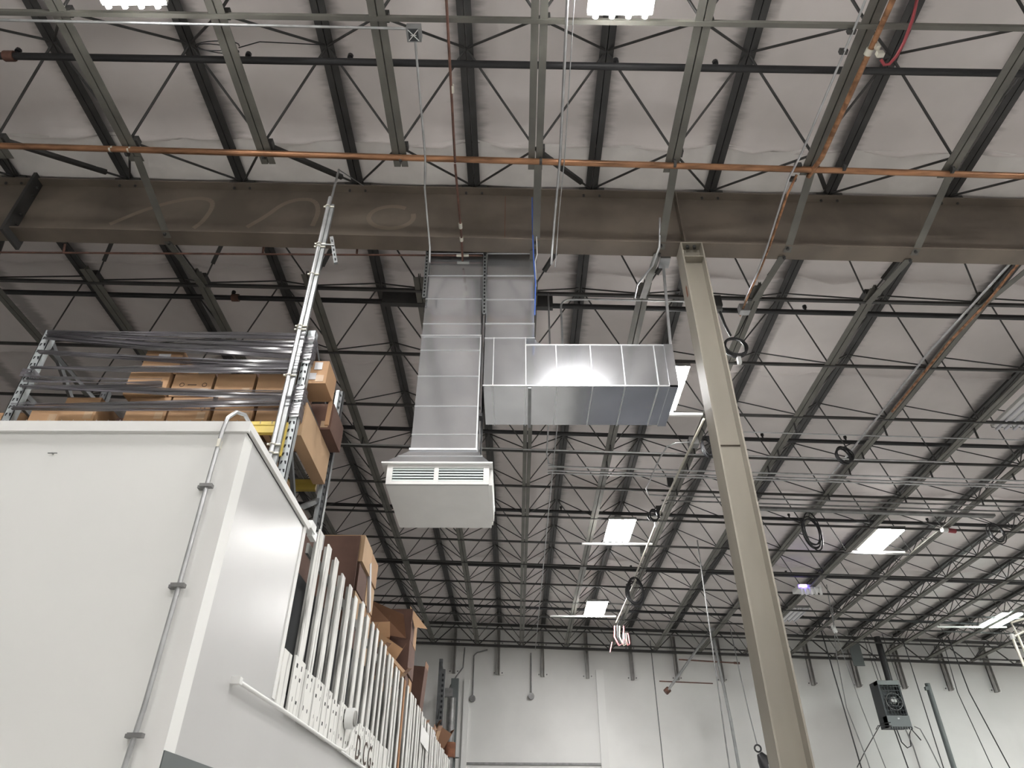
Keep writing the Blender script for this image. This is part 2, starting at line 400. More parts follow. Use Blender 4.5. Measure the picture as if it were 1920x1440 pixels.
def joist_near(k):
    x = .945 + 1.482*k; z = zb(x, HT)
    t = thing('roof_joist', 'dark roof joist in the near bay above the girder, %s' % rel(x), 'joist', (x, 5.9, z), 'roof joists in the near bay')
    chord_mb(x, z, YN0, 6.05, PT).build('top_chord', 'joist', t)
    B(x-.16, x-.02, 5.82, 5.98, z-.035, z+.01).box(x+.02, x+.16, 5.82, 5.98, z-.035, z+.01).build('bearing_seat', 'joist', t)
    for sx in (-.1, .1): MB().tube([(x+sx, 5.87, z-.09), (x+sx, 5.87, z-.02)], .016, 6).build('bolt', 'joist', t)
    tn = [ROWN[i]+.705 for i in range(3)] + [5.86]
    for j, ty in enumerate(tn):
        for sx in (-1, 1):
            bx = x + sx*.741; b_z = zb(bx)+.05
            for ry in ([ROWN[j], ROWN[j+1]] if j < 3 else [ROWN[3]]):
                rod(t, (bx, ry, b_z), (x, ty, z+.03), r=.0138)
    if k % 2 == 0:
        bx = x-.741; a = V((bx, 4.74, zb(bx)+.05)); b = V((x, 5.86, z+.03)); d = b-a
        MB().beam(a+d*.03, a+d*.80, .05, .05).build('brace_sleeve', 'joist', t)
def joist_far(k):
    x = .945 + 1.482*k; z = zb(x, HT)
    t = thing('roof_joist', 'dark roof joist in the far bay beyond the girder, %s' % rel(x), 'joist', (x, 6.1, z), 'roof joists in the far bay')
    chord_mb(x, z, 5.9 if k < -4 or k > 3 else 6.06, 24.4, PT).build('top_chord', 'joist', t)
    ends = [6.0] + TNF
    for j, ty in enumerate(ends):
        for sx in (-1, 1):
            bx = x + sx*.741; b_z = zb(bx)+.05
            for ry in ([ROWF[0]] if j == 0 else [ROWF[j-1], ROWF[j]]):
                rod(t, (bx, ry, b_z), (x, ty, z+.03), sides=5)
    bx = x-.741; a = V((bx, ROWF[0], zb(bx)+.05)); b = V((x, 6.0, z+.03)); d = b-a
    MB().beam(a+d*.22, a+d*.97, .05, .05).build('brace_sleeve', 'joist', t)
for k in range(-5, 5): joist_near(k)
for k in range(-5, 11): joist_far(k)
BR = (-3, 0, 1, 2, 3)
def bottom_near(i):
    x = bchord_x(i); z = zb(x)
    t = thing('bottom_chord_beam', 'grey bottom chord strip with open end in the near bay, %s' % rel(x), 'beam', (x, 4.95, z), 'bottom chords in the near bay')
    chord_mb(x, z, YN0, 4.97, PB).build('chord', 'chord', t)
    for ry in ROWN[1:]: B(x+.05, x+.10, ry-.03, ry+.05, z+.02, z+.10).build('node_clip', 'joist', t)
    if i in BR:
        MB().beam((x+.03, 4.9, z-.01), (x+.03, 5.90, zb(x, 7.785)-.015), .085, .008).build('flange_brace', 'chord', t)
        MB().tube([(x+.02, 5.84, zb(x, 7.77)-.02), (x+.02, 5.84, zb(x, 7.80))], .017, 6).tube([(x+.02, 5.98, zb(x, 7.76)-.02), (x+.02, 5.98, zb(x, 7.8))], .017, 6).build('bolt', 'joist', t)
def bottom_far(i):
    x = bchord_x(i); z = zb(x)
    t = thing('bottom_chord_beam', 'grey bottom chord strip running to the far wall, %s' % rel(x), 'beam', (x, 6.7, z), 'bottom chords in the far bay')
    chord_mb(x, z, 6.72, 24.25, PB).build('chord', 'chord', t)
    B(x-.05, x+.05, 6.88, 7.10, z+.03, z+.14).build('node_plate', 'joist', t)
    if i in BR or i > 3:
        MB().beam((x, 5.97, zb(x, 7.785)-.015), (x, 7.0, z-.012), .085, .008).build('flange_brace', 'chord', t)
for i in range(-5, 5): bottom_near(i)
for i in range(-5, 12): bottom_far(i)
# cross ties at bottom nodes
for j, y in enumerate(ROWN[1:3]):
    x0, x1 = -9, 9; r = .021 if j == 1 else .018
    lab = 'grey cross tie bar at the very top of the picture, over the long thin conduit' if j == 1 else 'grey cross tie bar of the near bay, first before the picture top'
    single(MB().ext([(-r, 0), (r, 0), (r, .008), (-r+.008, .008), (-r+.008, .045), (-r, .045)], (x0, y, zb(x0)-.012), (x1, y, zb(x1)-.012), side=(0, 1, 0)), 'cross_tie', 'chord', lab, 'tie bar', 'cross ties')
for j, y in enumerate(ROWF):
    x0, x1 = -9.5, 18.5
    lab = 'thin dark cross tie under the far bay joists, %s row beyond the girder' % ORD[j]
    r = .018 if j else .02
    single(MB().ext([(-r, 0), (r, 0), (r, .007), (-r+.007, .007), (-r+.007, .04), (-r, .04)], (x0, y, zb(x0)-.012), (x1, y, zb(x1)-.012), side=(0, 1, 0)), 'cross_tie', 'joist', lab, 'tie bar', 'cross ties')

# girder
def girder():
    x0, x1 = -12, 20; zb0, zt = 7.785, 8.70
    t = thing('roof_girder', 'deep brown steel girder spanning the whole picture under the roof joists', 'girder', (0, 5.915, zb0))
    B(x0, x1, 5.80, 6.03, zb0, zb0+.02, sl=SL).build('bottom_flange', 'girder', t)
    B(x0, x1, 5.80, 6.03, zt-.02, zt, sl=SL).build('top_flange', 'girder', t)
    B(x0, x1, 5.908, 5.922, zb0+.02, zt-.02, sl=SL).build('web', 'girder', t)
    for xs_ in (1.99, 8.5):
        B(xs_-.006, xs_+.006, 5.803, 5.908, zb(xs_, zb0)+.02, zb(xs_, zt)-.02).build('stiffener', 'girder', t)
    for xs_ in (-6.13,):
        B(xs_-.02, xs_+.02, 5.74, 6.08, zb(xs_, zb0)-.1, zb(xs_, zt)+.03).build('splice_plate', 'joist', t)
        for zz in (.12, .28, .62, .78):
            MB().tube([(xs_+.02, 5.85, zb(xs_, zb0)+zz), (xs_+.05, 5.85, zb(xs_, zb0)+zz)], .02, 6).build('bolt', 'joist', t)
    B(-.145, -.139, 5.904, 5.908, zb(0, zb0)+.03, zb(0, zt)-.03).build('weld_line', 'rust', t)
    # faded chalk marks drawn on the web (flat drawing on the steel)
    def chalk(pts):
        mb = MB()
        pts = [tuple(p) for p in pts]
        for _ in range(2):      # round the corners
            q = [pts[0]]
            for a, b in zip(pts, pts[1:]):
                q += [(a[0]*.75+b[0]*.25, a[1]*.75+b[1]*.25), (a[0]*.25+b[0]*.75, a[1]*.25+b[1]*.75)]
            pts = q+[pts[-1]]
        P = [V((p[0], 5.9065, p[1])) for p in pts]
        for a, b in zip(P, P[1:]):
            d = (b-a).normalized(); n = V((-d.z, 0, d.x))*.03
            mb.quad(a-n, b-n, b+n, a+n)
        mb.build('chalk_mark', 'chalk', t)
    chalk([(-5.0, 7.95+.2), (-4.6, 8.3+.15), (-4.2, 8.62), (-3.9, 8.63), (-3.8, 8.5), (-3.86, 8.2), (-3.95, 8.08)])
    chalk([(-3.3, 8.1), (-3.1, 8.3), (-2.95, 8.52), (-2.75, 8.62), (-2.55, 8.6), (-2.46, 8.4), (-2.5, 8.12)])
    chalk([(-1.55+.28*math.cos(a/10*math.pi), 8.28+.2*math.sin(a/10*math.pi)) for a in range(3, 22)])
girder()

# column
def column():
    t = thing('steel_column', 'tall beige H-section steel column standing under the girder', 'column', (COLX, 5.9, 0))
    x0, x1, y0, y1 = 1.925, 2.182, 5.79, 6.03
    B(x0, x0+.016, y0, y1, 0, 7.71).build('flange', 'column', t)
    B(x1-.016, x1, y0, y1, 0, 7.71).build('flange', 'column', t)
    B(x0+.016, x1-.016, 5.90, 5.912, 0, 7.71).build('web', 'column', t)
    B(x0-.0, x1+.0, y0, y1, 7.71, 7.722).build('cap_plate', 'column', t)
    B(x0+.016, x1-.016, y0+.01, 5.90, 7.50, 7.512).build('stiffener', 'column', t)
    for sx in (-.04, .04): MB().tube([(COLX+sx, 5.84, 7.67), (COLX+sx, 5.84, 7.71)], .02, 6).build('bolt', 'joist', t)
    B(x0+.016, x1-.016, 5.885, 5.90, 5.03, 5.038).build('weld_line', 'girder', t)
    B(x0-.002, x0, 5.86, 5.90, 6.95, 7.1).build('rust_patch', 'rust', t)
    B(x0-.15, x1+.15, 5.7, 6.12, 0, .02).build('base_plate', 'column', t)
    return t
column()

# far perimeter truss and wall hangers
def far_truss():
    y = 24.32
    t = thing('perimeter_truss', 'dark truss running along the top of the far wall', 'truss', (2, y, 7.6))
    for h, nm in ((8.62, 'top_chord'), (7.93, 'bottom_chord')):
        mb = MB().ext([(-.05, 0), (.05, 0), (.05, .01), (-.04, .01), (-.04, .07), (-.05, .07)], (-8, y, zb(-8, h)), (18.5, y, zb(18.5, h)), side=(0, 1, 0))
        mb.build(nm, 'joist', t)
    for k in range(-5, 11):
        x = .945+1.482*k
        for sx in (-1, 1):
            bx = x+sx*.741
            MB().beam((bx, y, zb(bx, 7.95)), (x, y, zb(x, 8.65)), .03, .03).build('web_bar', 'joist', t)
far_truss()
HX = [-2.06+1.487*i for i in range(13)]
for i, x in enumerate(HX):
    zb_ = zb(x, 7.12) if i < 5 else zb(x, 7.17)
    lab = 'grey steel wall hanger channel on the far wall, %s from the left' % ORD[i]
    t = thing('wall_hanger', lab, 'bracket', (x, 24.7, zb_), 'steel hanger channels on the far wall')
    B(x-.05, x-.04, 24.56, 24.75, zb_, zb(x, 8.6)).box(x+.04, x+.05, 24.56, 24.75, zb_, zb(x, 8.6)).box(x-.05, x+.05, 24.70, 24.75, zb_, zb(x, 8.6)).build('channel', 'wallhanger', t)
    for z_ in (zb_+.04, zb_+1.0):
        for sx in (-1, 1):
            B(min(x+sx*.05, x+sx*.19), max(x+sx*.05, x+sx*.19), 24.735, 24.75, z_-.03, z_+.10).build('wall_plate', 'farwhite', t)
            MB().tube([(x+sx*.13, 24.70, z_+.035), (x+sx*.13, 24.735, z_+.035)], .022, 6).build('bolt', 'galvdark', t)

# far wall relief: panel seams, door frame, rail
struct(B(-1.70, -1.52, 24.66, 24.75, 0, 6.98), 'trim_6', 'farwhite')
struct(B(2.68, 2.93, 24.66, 24.75, 0, 7.32), 'trim_7', 'farwhite')
struct(B(4.60, 4.625, 24.742, 24.75, 0, 8.3), 'trim_8', 'wallgrey')
struct(B(-1.52, 2.68, 24.70, 24.75, 4.50, 4.56).box(-1.52, 2.68, 24.70, 24.75, 4.30, 4.33), 'trim_9', 'galvdark')
struct(B(12.2, 20, 24.70, 24.75, 4.25, 4.32), 'trim_10', 'galvdark')
struct(B(-1.52, 2.68, 24.735, 24.75, 0, 4.3), 'door_1', 'farwhite')
for xx in (-1.45, -.4, .25, 1.0, 1.7, 2.5):
    pass
single(B(-2.08, -1.84, 24.1, 24.3, 0, 6.9).tube([(-1.9, 24.05, 4.6), (-1.9, 24.05, 4.61)], .2, 14), 'downpipe_cover', 'wallgrey',
       'dark grey tall pipe casing left of the far white door frame', 'pipe')
t = thing('downpipe', 'fat grey pipe with a rusty coupling rising left of the far door frame', 'pipe', (-2.0, 23.6, 0))
MB().tube([(-1.98, 23.6, 0), (-1.98, 23.6, 6.2)], .12, 14).build('pipe', 'galvdark', t)
MB().tube([(-1.98, 23.6, 4.55), (-1.98, 23.6, 4.95)], .18, 14).build('coupling', 'rust', t)
for x, z_, lab in ((-1.40, 6.5, 'left'), (.52, 6.58, 'right')):
    t = thing('drop_conduit', 'thin grey conduit ending in a round box on the far wall, %s one of two' % lab, 'conduit', (x, 24.65, z_))
    pts = [(x, 24.68, z_), (x, 24.68, 7.85)] if lab == 'right' else [(x, 24.68, z_), (x, 24.68, 7.75), (x+.1, 24.68, 7.85), (x+.45, 24.68, 7.95)]
    MB().tube(pts, .022, 6).build('conduit', 'galvdark', t)
    MB().tube([(x, 24.74, z_-.1), (x, 24.60, z_-.1)], .10, 10).build('box', 'galvdark', t)
t = thing('offset_conduit', 'thin grey conduit with an offset bend beside the far left pipe', 'conduit', (-1.75, 24.5, 6.0))
MB().tube([(-1.72, 24.6, 8.0), (-1.75, 24.6, 7.35), (-1.95, 24.5, 7.05), (-2.12, 24.3, 6.7), (-2.14, 24.0, 6.4), (-2.14, 23.9, 4.2)], .022, 6).build('conduit', 'galvdark', t)
B(-2.25, -2.0, 23.85, 24.0, 6.3, 6.55).build('pull_box', 'galvdark', t)

# ================================================================== SPRINKLER LINES
def sprinkler(y, h, lab, heads, r=.038, x0=-9.5, x1=18.5, coup=()):
    t = thing('sprinkler_pipe', lab, 'pipe', (0, y, h), 'black sprinkler pipes across the roof')
    MB().tube([(x0, y, zb(x0, h)), (x1, y, zb(x1, h))], r, 10).build('pipe', 'black', t)
    for hx in heads:
        MB().tube([(hx, y, zb(hx, h)), (hx, y, zb(hx, h)+.09)], .016, 6).tube([(hx, y, zb(hx, h)+.08), (hx, y, zb(hx, h)+.12)], .03, 8).build('sprinkler_head', 'black', t)
    for hx in coup:
        MB().tube([(hx-.05, y, zb(hx, h)), (hx+.05, y, zb(hx, h))], r*1.5, 10).build('coupling', 'rustpipe', t)
sprinkler(3.93, 8.3, 'thick black sprinkler pipe across the near bay above the copper pipe', [-5.15, -2.75, -1.7, 2.0, 1.0], .036, coup=(-5.2,))
sprinkler(7.55, 8.3, 'thick black sprinkler pipe just beyond the girder', [-4.1, .9, 4.1], .038, coup=(-4.05,))
sprinkler(11.05, 8.3, 'thick black sprinkler pipe passing behind the horizontal duct bottom', [-3.0, 4.5, 6.0], .038)
sprinkler(14.3, 8.26, 'thick black sprinkler pipe level with the middle lit fixture', [1.0, 6.0, 9.0])
sprinkler(17.7, 8.26, 'thick black sprinkler pipe over the unlit pair of fixtures', [3.0, 7.0])
sprinkler(20.9, 8.2, 'farthest black sprinkler pipe near the far wall truss', [5.0])

# ================================================================== PIPES AND CONDUITS
t = thing('copper_pipe', 'long shiny copper pipe crossing the near bay just before the girder', 'pipe', (0, 4.82, 7.93))
zc = lambda x: zb(x, 7.945)
yc = lambda x: 4.82 + .011*x
MB().tube([(-9, yc(-9), zc(-9)), (9, yc(9), zc(9))], .034, 12).build('pipe', 'copper', t)
for x in (-4.42, -4.22): MB().tube([(x-.02, yc(x), zc(x)), (x+.02, yc(x), zc(x))], .034, 12).build('solder_ring', 'brass', t)
for x in (-4.27, -2.76, -1.26, .26, 1.70, 3.5, 4.64):
    MB().tube([(x, 4.8, zc(x)-.03), (x, 4.8, zc(x)+.10)], .008, 6).tube([(x-.014, 4.82, zc(x)), (x+.014, 4.82, zc(x))], .038, 12).build('pipe_hanger', 'joist', t)
# top conduit with horn box
t = thing('ceiling_conduit', 'bright thin conduit along the top left, ending at the grey alarm box', 'conduit', (-3, 3.3, 8.0))
MB().tube([(-9, 3.335, zb(-9, 7.92)), (-1.02, 3.375, zb(-1, 7.92))], .013, 8).build('conduit', 'galv', t)
t = thing('alarm_box', 'small grey square alarm horn with a grille hanging under the top tie bar', 'alarm', (-.93, 3.36, 7.85))
B(-.995, -.865, 3.30, 3.42, 7.80, 7.90).build('body', 'strut', t)
B(-.975, -.885, 3.295, 3.405, 7.79, 7.80).build('grille_plate', 'heaterdark', t)
MB().beam((-.975, 3.30, 7.787), (-.885, 3.40, 7.787), .006, .006).beam((-.885, 3.30, 7.787), (-.975, 3.40, 7.787), .006, .006).beam((-.955, 3.35, 7.787), (-.905, 3.35, 7.787), .005, .005).build('grille_cross', 'whiteplastic', t)
single(MB().tube([(-.93, 3.43, 7.86), (-.975, 4.73, 7.88), (-1.02, 5.12, 7.86), (-1.02, 5.4, 7.78), (-1.0, 5.72, 7.56), (-.99, 5.76, 7.35)], .011, 8), 'alarm_conduit', 'galv',
       'pale thin conduit dropping from the alarm box to the left duct hanger', 'conduit')
t = thing('drop_pipe', 'thin rusty brown pipe running from the picture top to the duct hangers', 'pipe', (-.65, 5.6, 7.8))
MB().tube([(-.60, 1.0, 7.90), (-.62, 3.10, 7.90), (-.66, 4.79, 7.88)], .013, 8).tube([(-.66, 4.79, 7.85), (-.645, 5.70, 7.76), (-.65, 6.08, 7.70)], .013, 8).build('pipe', 'rustpipe', t)
MB().tube([(-.63, 3.9, 7.90), (-.635, 3.98, 7.90)], .022, 8).tube([(-.648, 5.55, 7.775), (-.648, 5.62, 7.77)], .022, 8).tube([(-.648, 5.75, 7.755), (-.648, 5.80, 7.75)], .022, 8).build('union', 'brass', t)
t = thing('thin_cross_pipe', 'thin rusty pipe running left from the duct hanger just under the girder', 'pipe', (-3, 6.09, 7.8))
MB().tube([(-8, 6.09, 7.86), (-.41, 6.09, 7.80)], .012, 8).build('pipe', 'rustpipe', t)
for x in (-5.55, -3.1, -1.95): MB().tube([(x, 6.09, 7.83), (x, 6.05, 7.95)], .014, 6).build('clip', 'rustpipe', t)
MB().tube([(-.73, 6.09, 7.803), (-.58, 6.09, 7.803)], .017, 8).build('tee_fitting', 'brass', t)
single(MB().tube([(.19, 5.70, 8.4), (.19, 5.74, 8.0), (.195, 5.76, 7.6), (.2, 5.76, 7.35), (.215, 5.765, 7.05), (.2, 5.80, 6.6)], .008, 8), 'blue_cable', 'blue',
       'blue cable hanging beside the right edge of the right duct', 'cable')
single(MB().tube([(.235, 5.77, 7.95), (.24, 5.77, 7.5), (.215, 5.77, 7.38), (.22, 5.775, 7.0)], .006, 6), 'white_wire', 'whiteplastic',
       'thin white wire hanging next to the blue cable', 'wire')
t = thing('parallel_conduits', 'pair of bright thin conduits running along the joists left of the centre fixture', 'conduit', (.45, 4, 7.88))
MB().tube([(.43, 1.0, 7.87), (.44, 3.09, 7.87), (.462, 4.69, 7.87), (.445, 5.5, 7.86), (.41, 5.76, 7.5), (.40, 5.78, 7.35)], .014, 8).build('conduit', 'galv', t)
MB().tube([(.50, 1.0, 7.87), (.50, 3.09, 7.87), (.51, 4.69, 7.87), (.49, 5.5, 7.86), (.46, 5.76, 7.5), (.44, 5.78, 7.3)], .005, 6).build('wire', 'galv', t)
t = thing('bent_conduit', 'grey conduit bending down behind the horizontal duct, above its top edge', 'conduit', (.7, 6.9, 7.8))
MB().tube([(.58, 6.88, 6.2), (.58, 6.88, 7.62)] + [(.58+.12-.12*math.cos(a*math.pi/10), 6.88, 7.68+.12*math.sin(a*math.pi/10)) for a in range(0, 6)] + [(1.0, 6.88, 7.805), (2.2, 6.88, 7.775)], .013, 8).build('conduit', 'galv', t)
MB().tube([(.42, 6.88, 7.9), (.42, 6.88, 6.2)], .011, 8).build('drop', 'galvdark', t)
single(MB().tube([(1.683, 5.62, 7.95), (1.675, 5.74, 7.72), (1.66, 5.76, 7.60), (1.60, 5.95, 7.50), (1.50, 6.2, 7.5), (1.50, 6.4, 7.62), (1.55, 6.9, 7.82)], .013, 8), 'offset_conduit', 'galv',
       'thin bright conduit bending round the girder above the duct end', 'conduit')
t = thing('duct_hanger_rod', 'galvanised angle hanger holding the right end of the horizontal duct', 'hanger', (1.75, 6.25, 6.5))
MB().beam((1.80, 6.20, 7.76), (1.73, 6.20, 6.47), .028, .028).build('angle', 'galv', t)
B(1.74, 1.86, 6.05, 6.22, 7.72, 7.755).build('clamp', 'galv', t)

# copper line with hose along joist right
t = thing('copper_branch_pipe', 'copper pipe running along the joist at the top right with a valve', 'pipe', (3.14, 4, 7.8))
MB().tube([(3.22, 1.0, 7.80), (3.235, 3.02, 7.80), (3.20, 4.66, 7.80), (3.17, 4.95, 7.85)], .026, 10).build('pipe', 'copper', t)
MB().tube([(3.02, 4.90, 7.82), (2.97, 5.1, 7.75), (2.93, 5.70, 7.60), (2.94, 6.1, 7.62), (2.96, 6.75, 7.70), (2.97, 7.1, 7.72)], .014, 8).build('lower_run', 'copper', t)
MB().tube([(3.22, 3.48, 7.80), (3.215, 3.54, 7.80)], .034, 10).build('ring', 'brass', t)
B(3.235, 3.27, 3.42, 3.46, 7.73, 7.80).box(3.25, 3.31, 3.46, 3.50, 7.68, 7.74).build('valve', 'brass', t)
single(MB().tube([(3.30, 3.52, 7.69), (3.335, 3.555, 7.66), (3.38, 3.55, 7.66), (3.42, 3.49, 7.68), (3.455, 3.38, 7.72), (3.46, 3.2, 7.76), (3.43, 3.0, 7.80), (3.40, 2.6, 7.82)], .014, 8), 'air_hose', 'red',
       'red rubber air hose looping from the copper pipe valve at the top right', 'hose')
t = thing('joist_conduit', 'thin bright conduit beside the copper branch pipe, bending down past the girder', 'conduit', (3, 4, 7.8))
MB().tube([(3.02, 1.0, 7.86), (3.03, 3.3, 7.86), (3.0, 4.66, 7.86), (2.94, 4.94, 7.80), (2.915, 5.70, 7.62), (2.86, 5.85, 7.50), (2.93, 6.3, 7.64), (2.99, 6.9, 7.80)], .012, 8).build('conduit', 'galv', t)
for y_ in (3.36, 3.55, 4.82, 5.0): B(2.985, 3.055, y_-.02, y_+.02, 7.85, 7.90).build('clip', 'joist', t)
# third copper pipe on right
t = thing('copper_side_pipe', 'copper pipe running diagonally under the joist at the right edge', 'pipe', (6, 7, 7.7))
MB().tube([(6.06, 5.6, 7.70), (6.06, 6.9, 7.70), (5.99, 7.6, 7.70), (5.98, 9.4, 7.70)], .018, 8).build('pipe', 'copper', t)
MB().tube([(6.04, 5.6, 7.74), (5.86, 7.9, 7.74), (5.85, 11.4, 7.74), (5.80, 11.8, 7.70)], .016, 8).build('conduit', 'galv', t)
# long far cross conduits
def xcond(y, h, x0, x1, r, m, lab, extra=()):
    mb = MB().tube([(x0, y, zb(x0, h)), (x1, y, zb(x1, h))], r, 6)
    for dy in extra: mb.tube([(x0, y+dy, zb(x0, h)), (x1, y+dy, zb(x1, h))], r, 6)
    t = thing('cross_conduit', lab, 'conduit', (x0, y, h), 'conduits across the far bay')
    mb2 = MB().tube([(x0, y, zb(x0, h)), (x1, y, zb(x1, h))], r, 6); mb2.build('conduit', m, t)
    for dy in extra: MB().tube([(x0, y+dy, zb(x0, h)), (x1, y+dy, zb(x1, h))], r, 6).build('conduit', m, t)
    for i in range(-5, 11):
        x = bchord_x(i)
        if x0 < x < x1: B(x-.012, x+.012, y-.012, y+.012, zb(x, h), zb(x, HB)).build('clip', 'joist', t)
xcond(10.9, 7.86, -3.2, 7.6, .014, 'galv', 'thin bright conduit level with the grille unit top, crossing the far bay')
xcond(11.5, 7.86, .6, 9.5, .016, 'galv', 'triple grey conduits crossing just behind the column middle', (.16, .26))
xcond(12.55, 7.86, 2.9, 11.0, .016, 'galvdark', 'pair of grey conduits crossing right of the column, lower set', (.22,))
xcond(10.0, 7.80, 3.4, 8.6, .010, 'galv', 'very thin bright wire conduit right of the column near its middle')
single(MB().beam((4.2, 12.95, zb(4.2, 7.84)), (9.5, 12.95, zb(9.5, 7.84)), .11, .05), 'cable_tray', 'galvdark', 'flat grey cable tray running right from the column', 'cable tray')
t = thing('small_drop_conduit', 'thin conduit dropping down under the horizontal duct and turning right', 'conduit', (.54, 10.1, 7.8))
MB().tube([(.54, 9.0, 7.84), (.55, 11.0, 7.84), (.60, 11.4, 7.84), (.75, 11.5, 7.84), (2.9, 11.55, 7.80)], .013, 6).tube([(.70, 9.0, 7.84), (.68, 13, 7.84), (.66, 24.2, 7.84)], .010, 6).build('conduit', 'galv', t)
t = thing('looped_conduit', 'bent grey conduit hanging from a square box left of the column middle', 'conduit', (2.7, 10.4, 7.7))
MB().tube([(3.02, 10.5, 7.78), (2.75, 10.5, 7.76), (2.62, 10.6, 7.74), (2.56, 11.0, 7.74), (2.52, 11.9, 7.74), (2.50, 12.2, 7.74), (2.6, 12.5, 7.76), (3.0, 12.6, 7.78)], .014, 8).build('conduit', 'galv', t)
B(2.98, 3.14, 10.42, 10.58, 7.70, 7.84).build('box', 'galvdark', t)
# long lit supply line along chord X~3
t = thing('air_line', 'long pale pipe running under the joist beside the lit fixtures to the far hose end', 'pipe', (2.95, 15, 7.65))
MB().tube([(3.03, 9.6, 7.68), (2.93, 12.7, 7.68), (2.93, 16.8, 7.68)], .022, 8).tube([(2.95, 16.9, 7.62), (2.89, 20.4, 7.62)], .024, 8).build('pipe', 'airline', t)
for y_ in (12.0, 13.3, 15.5, 18.0): B(2.88, 3.0, y_-.02, y_+.02, 7.68, 7.90).build('clip', 'joist', t)

# vertical conduits and ropes
def vert(x, y, z0, z1, r, m, name, lab, cat, x2=None):
    single(MB().tube([(x, y, z0), (x if x2 is None else x2, y, z1)], r, 6), name, m, lab, cat)
vert(4.05, 15.2, 0, 7.95, .014, 'galvdark', 'vertical_conduit', 'thin grey vertical conduit crossing just left of the column, down the far wall view', 'conduit', 4.15)
vert(9.55, 21.5, 0, 8.0, .018, 'rubber', 'power_cable', 'dark cable hanging straight down right of the column', 'cable', 9.15)
single(MB().tube([(8.7, 19.3, 7.8), (9.35, 21.3, 7.0), (9.35, 21.5, 5.6), (9.6, 21.6, 4.3), (9.9, 21.6, 0)], .014, 6), 'support_rope', 'galvdark', 'thin grey rope with a knot slanting right of the dark hanging cable', 'rope')
t = thing('light_rope', 'slack grey rope hanging from a white pulley near the unlit fixtures', 'rope', (9.0, 20.0, 7.5))
MB().tube([(8.1, 18.0, 7.9), (8.9, 20.0, 7.35), (9.55, 21.0, 5.5), (9.95, 21.4, 4.1), (10.3, 21.6, 1.5)], .012, 6).build('rope', 'galvdark', t)
MB().tube([(8.84, 19.9, 7.38), (8.96, 20.1, 7.30)], .06, 8).build('pulley', 'whiteplastic', t)
vert(11.98, 22.2, 0, 7.7, .014, 'rubber', 'heater_cable', 'thin dark cable pair falling to the right of the wall heater', 'cable', 11.9)
single(MB().tube([(13.2, 22.0, 7.7), (13.5, 22.4, 6.2), (14.1, 22.7, 4.2), (14.7, 22.8, 2)], .016, 6), 'long_rope', 'rubber', 'dark rope sloping down right of the slanted far wall pipe', 'rope')
single(MB().tube([(13.0, 22.0, 7.7), (13.15, 22.4, 6.2), (13.6, 22.7, 4.2), (14.0, 22.8, 2)], .012, 6), 'long_rope', 'rubber', 'thinner dark rope just left of the long sloping rope at the far right', 'rope')
single(MB().tube([(12.90, 23.4, 0), (12.88, 23.4, 6.66)], .075, 12).box(12.74, 12.84, 23.3, 23.4, 6.45, 6.55), 'wall_pipe', 'wallgrey', 'thick dark grey vertical pipe on the far wall right of the heater', 'pipe')
t = thing('white_pipes', 'pair of white painted pipes with elbows at the right edge near the lit fixture', 'pipe', (12.4, 18, 6.5))
MB().tube([(13.6, 18, 7.0), (12.75, 18, 6.74), (12.40, 18, 6.60), (12.39, 18, 6.5), (12.45, 18, 4), (12.5, 18, 0)], .035, 8).tube([(13.6, 18, 7.25), (12.5, 18, 6.95), (12.55, 18, 6.6), (12.62, 18, 4), (12.7, 18, 0)], .03, 8).build('pipe', 'brass', t)
MB().tube([(12.40, 18, 6.66), (12.40, 18, 6.54)], .055, 8).build('elbow', 'whiteplastic', t)

# A-frame pipe stand before the far wall
t = thing('pipe_tripod', 'bright metal pipe strut frame forming an inverted V before the far wall', 'frame', (6.2, 22.9, 0))
MB().tube([(6.24, 22.9, 8.13), (4.66, 22.9, 6.33)], .042, 10).build('strut', 'tripod', t)
MB().tube([(6.27, 22.9, 8.13), (6.42, 22.9, 5.5), (6.5, 22.9, 0)], .045, 10).build('leg', 'tripod', t)
MB().tube([(4.7, 22.95, 6.37), (4.58, 22.95, 6.27)], .09, 8).build('foot_clamp', 'rustpipe', t)
B(6.15, 6.35, 22.85, 22.95, 8.08, 8.2).build('apex_bracket', 'galv', t)
single(MB().tube([(4.42, 22.9, 6.58), (6.05, 22.9, 6.52)], .018, 6), 'thin_rod', 'rustpipe', 'thin brown horizontal rod behind the inverted V strut, lower one', 'rod')
single(MB().tube([(5.1, 22.9, 7.22), (6.95, 22.9, 7.12)], .022, 6).tube([(6.8, 22.9, 7.13), (6.98, 22.9, 7.12)], .035, 6), 'thin_rod', 'rustpipe', 'thin brown horizontal rod behind the inverted V strut, upper one', 'rod')
t = thing('dark_bulb_device', 'black caged device hanging left of the column near the picture bottom', 'lamp', (6.8, 22, 4.2))
MB().tube(arc((6.80, 22, 4.62), .09, 0, 360, 12), .025, 6).build('hook_ring', 'black', t)
MB().tube([(6.82, 22, 4.5), (6.90, 22, 4.35), (6.98, 22, 4.1), (7.0, 22, 3.8)], [.08, .17, .2, .18], 10).build('body', 'rubber', t)
B(6.95, 7.05, 21.75, 21.82, 4.0, 4.2).build('lens', 'whiteplastic', t)
MB().tube([(6.80, 22, 4.7), (6.72, 22, 5.6), (6.66, 22, 6.6), (6.6, 22, 7.9)], .015, 6).build('cord', 'galvdark', t)

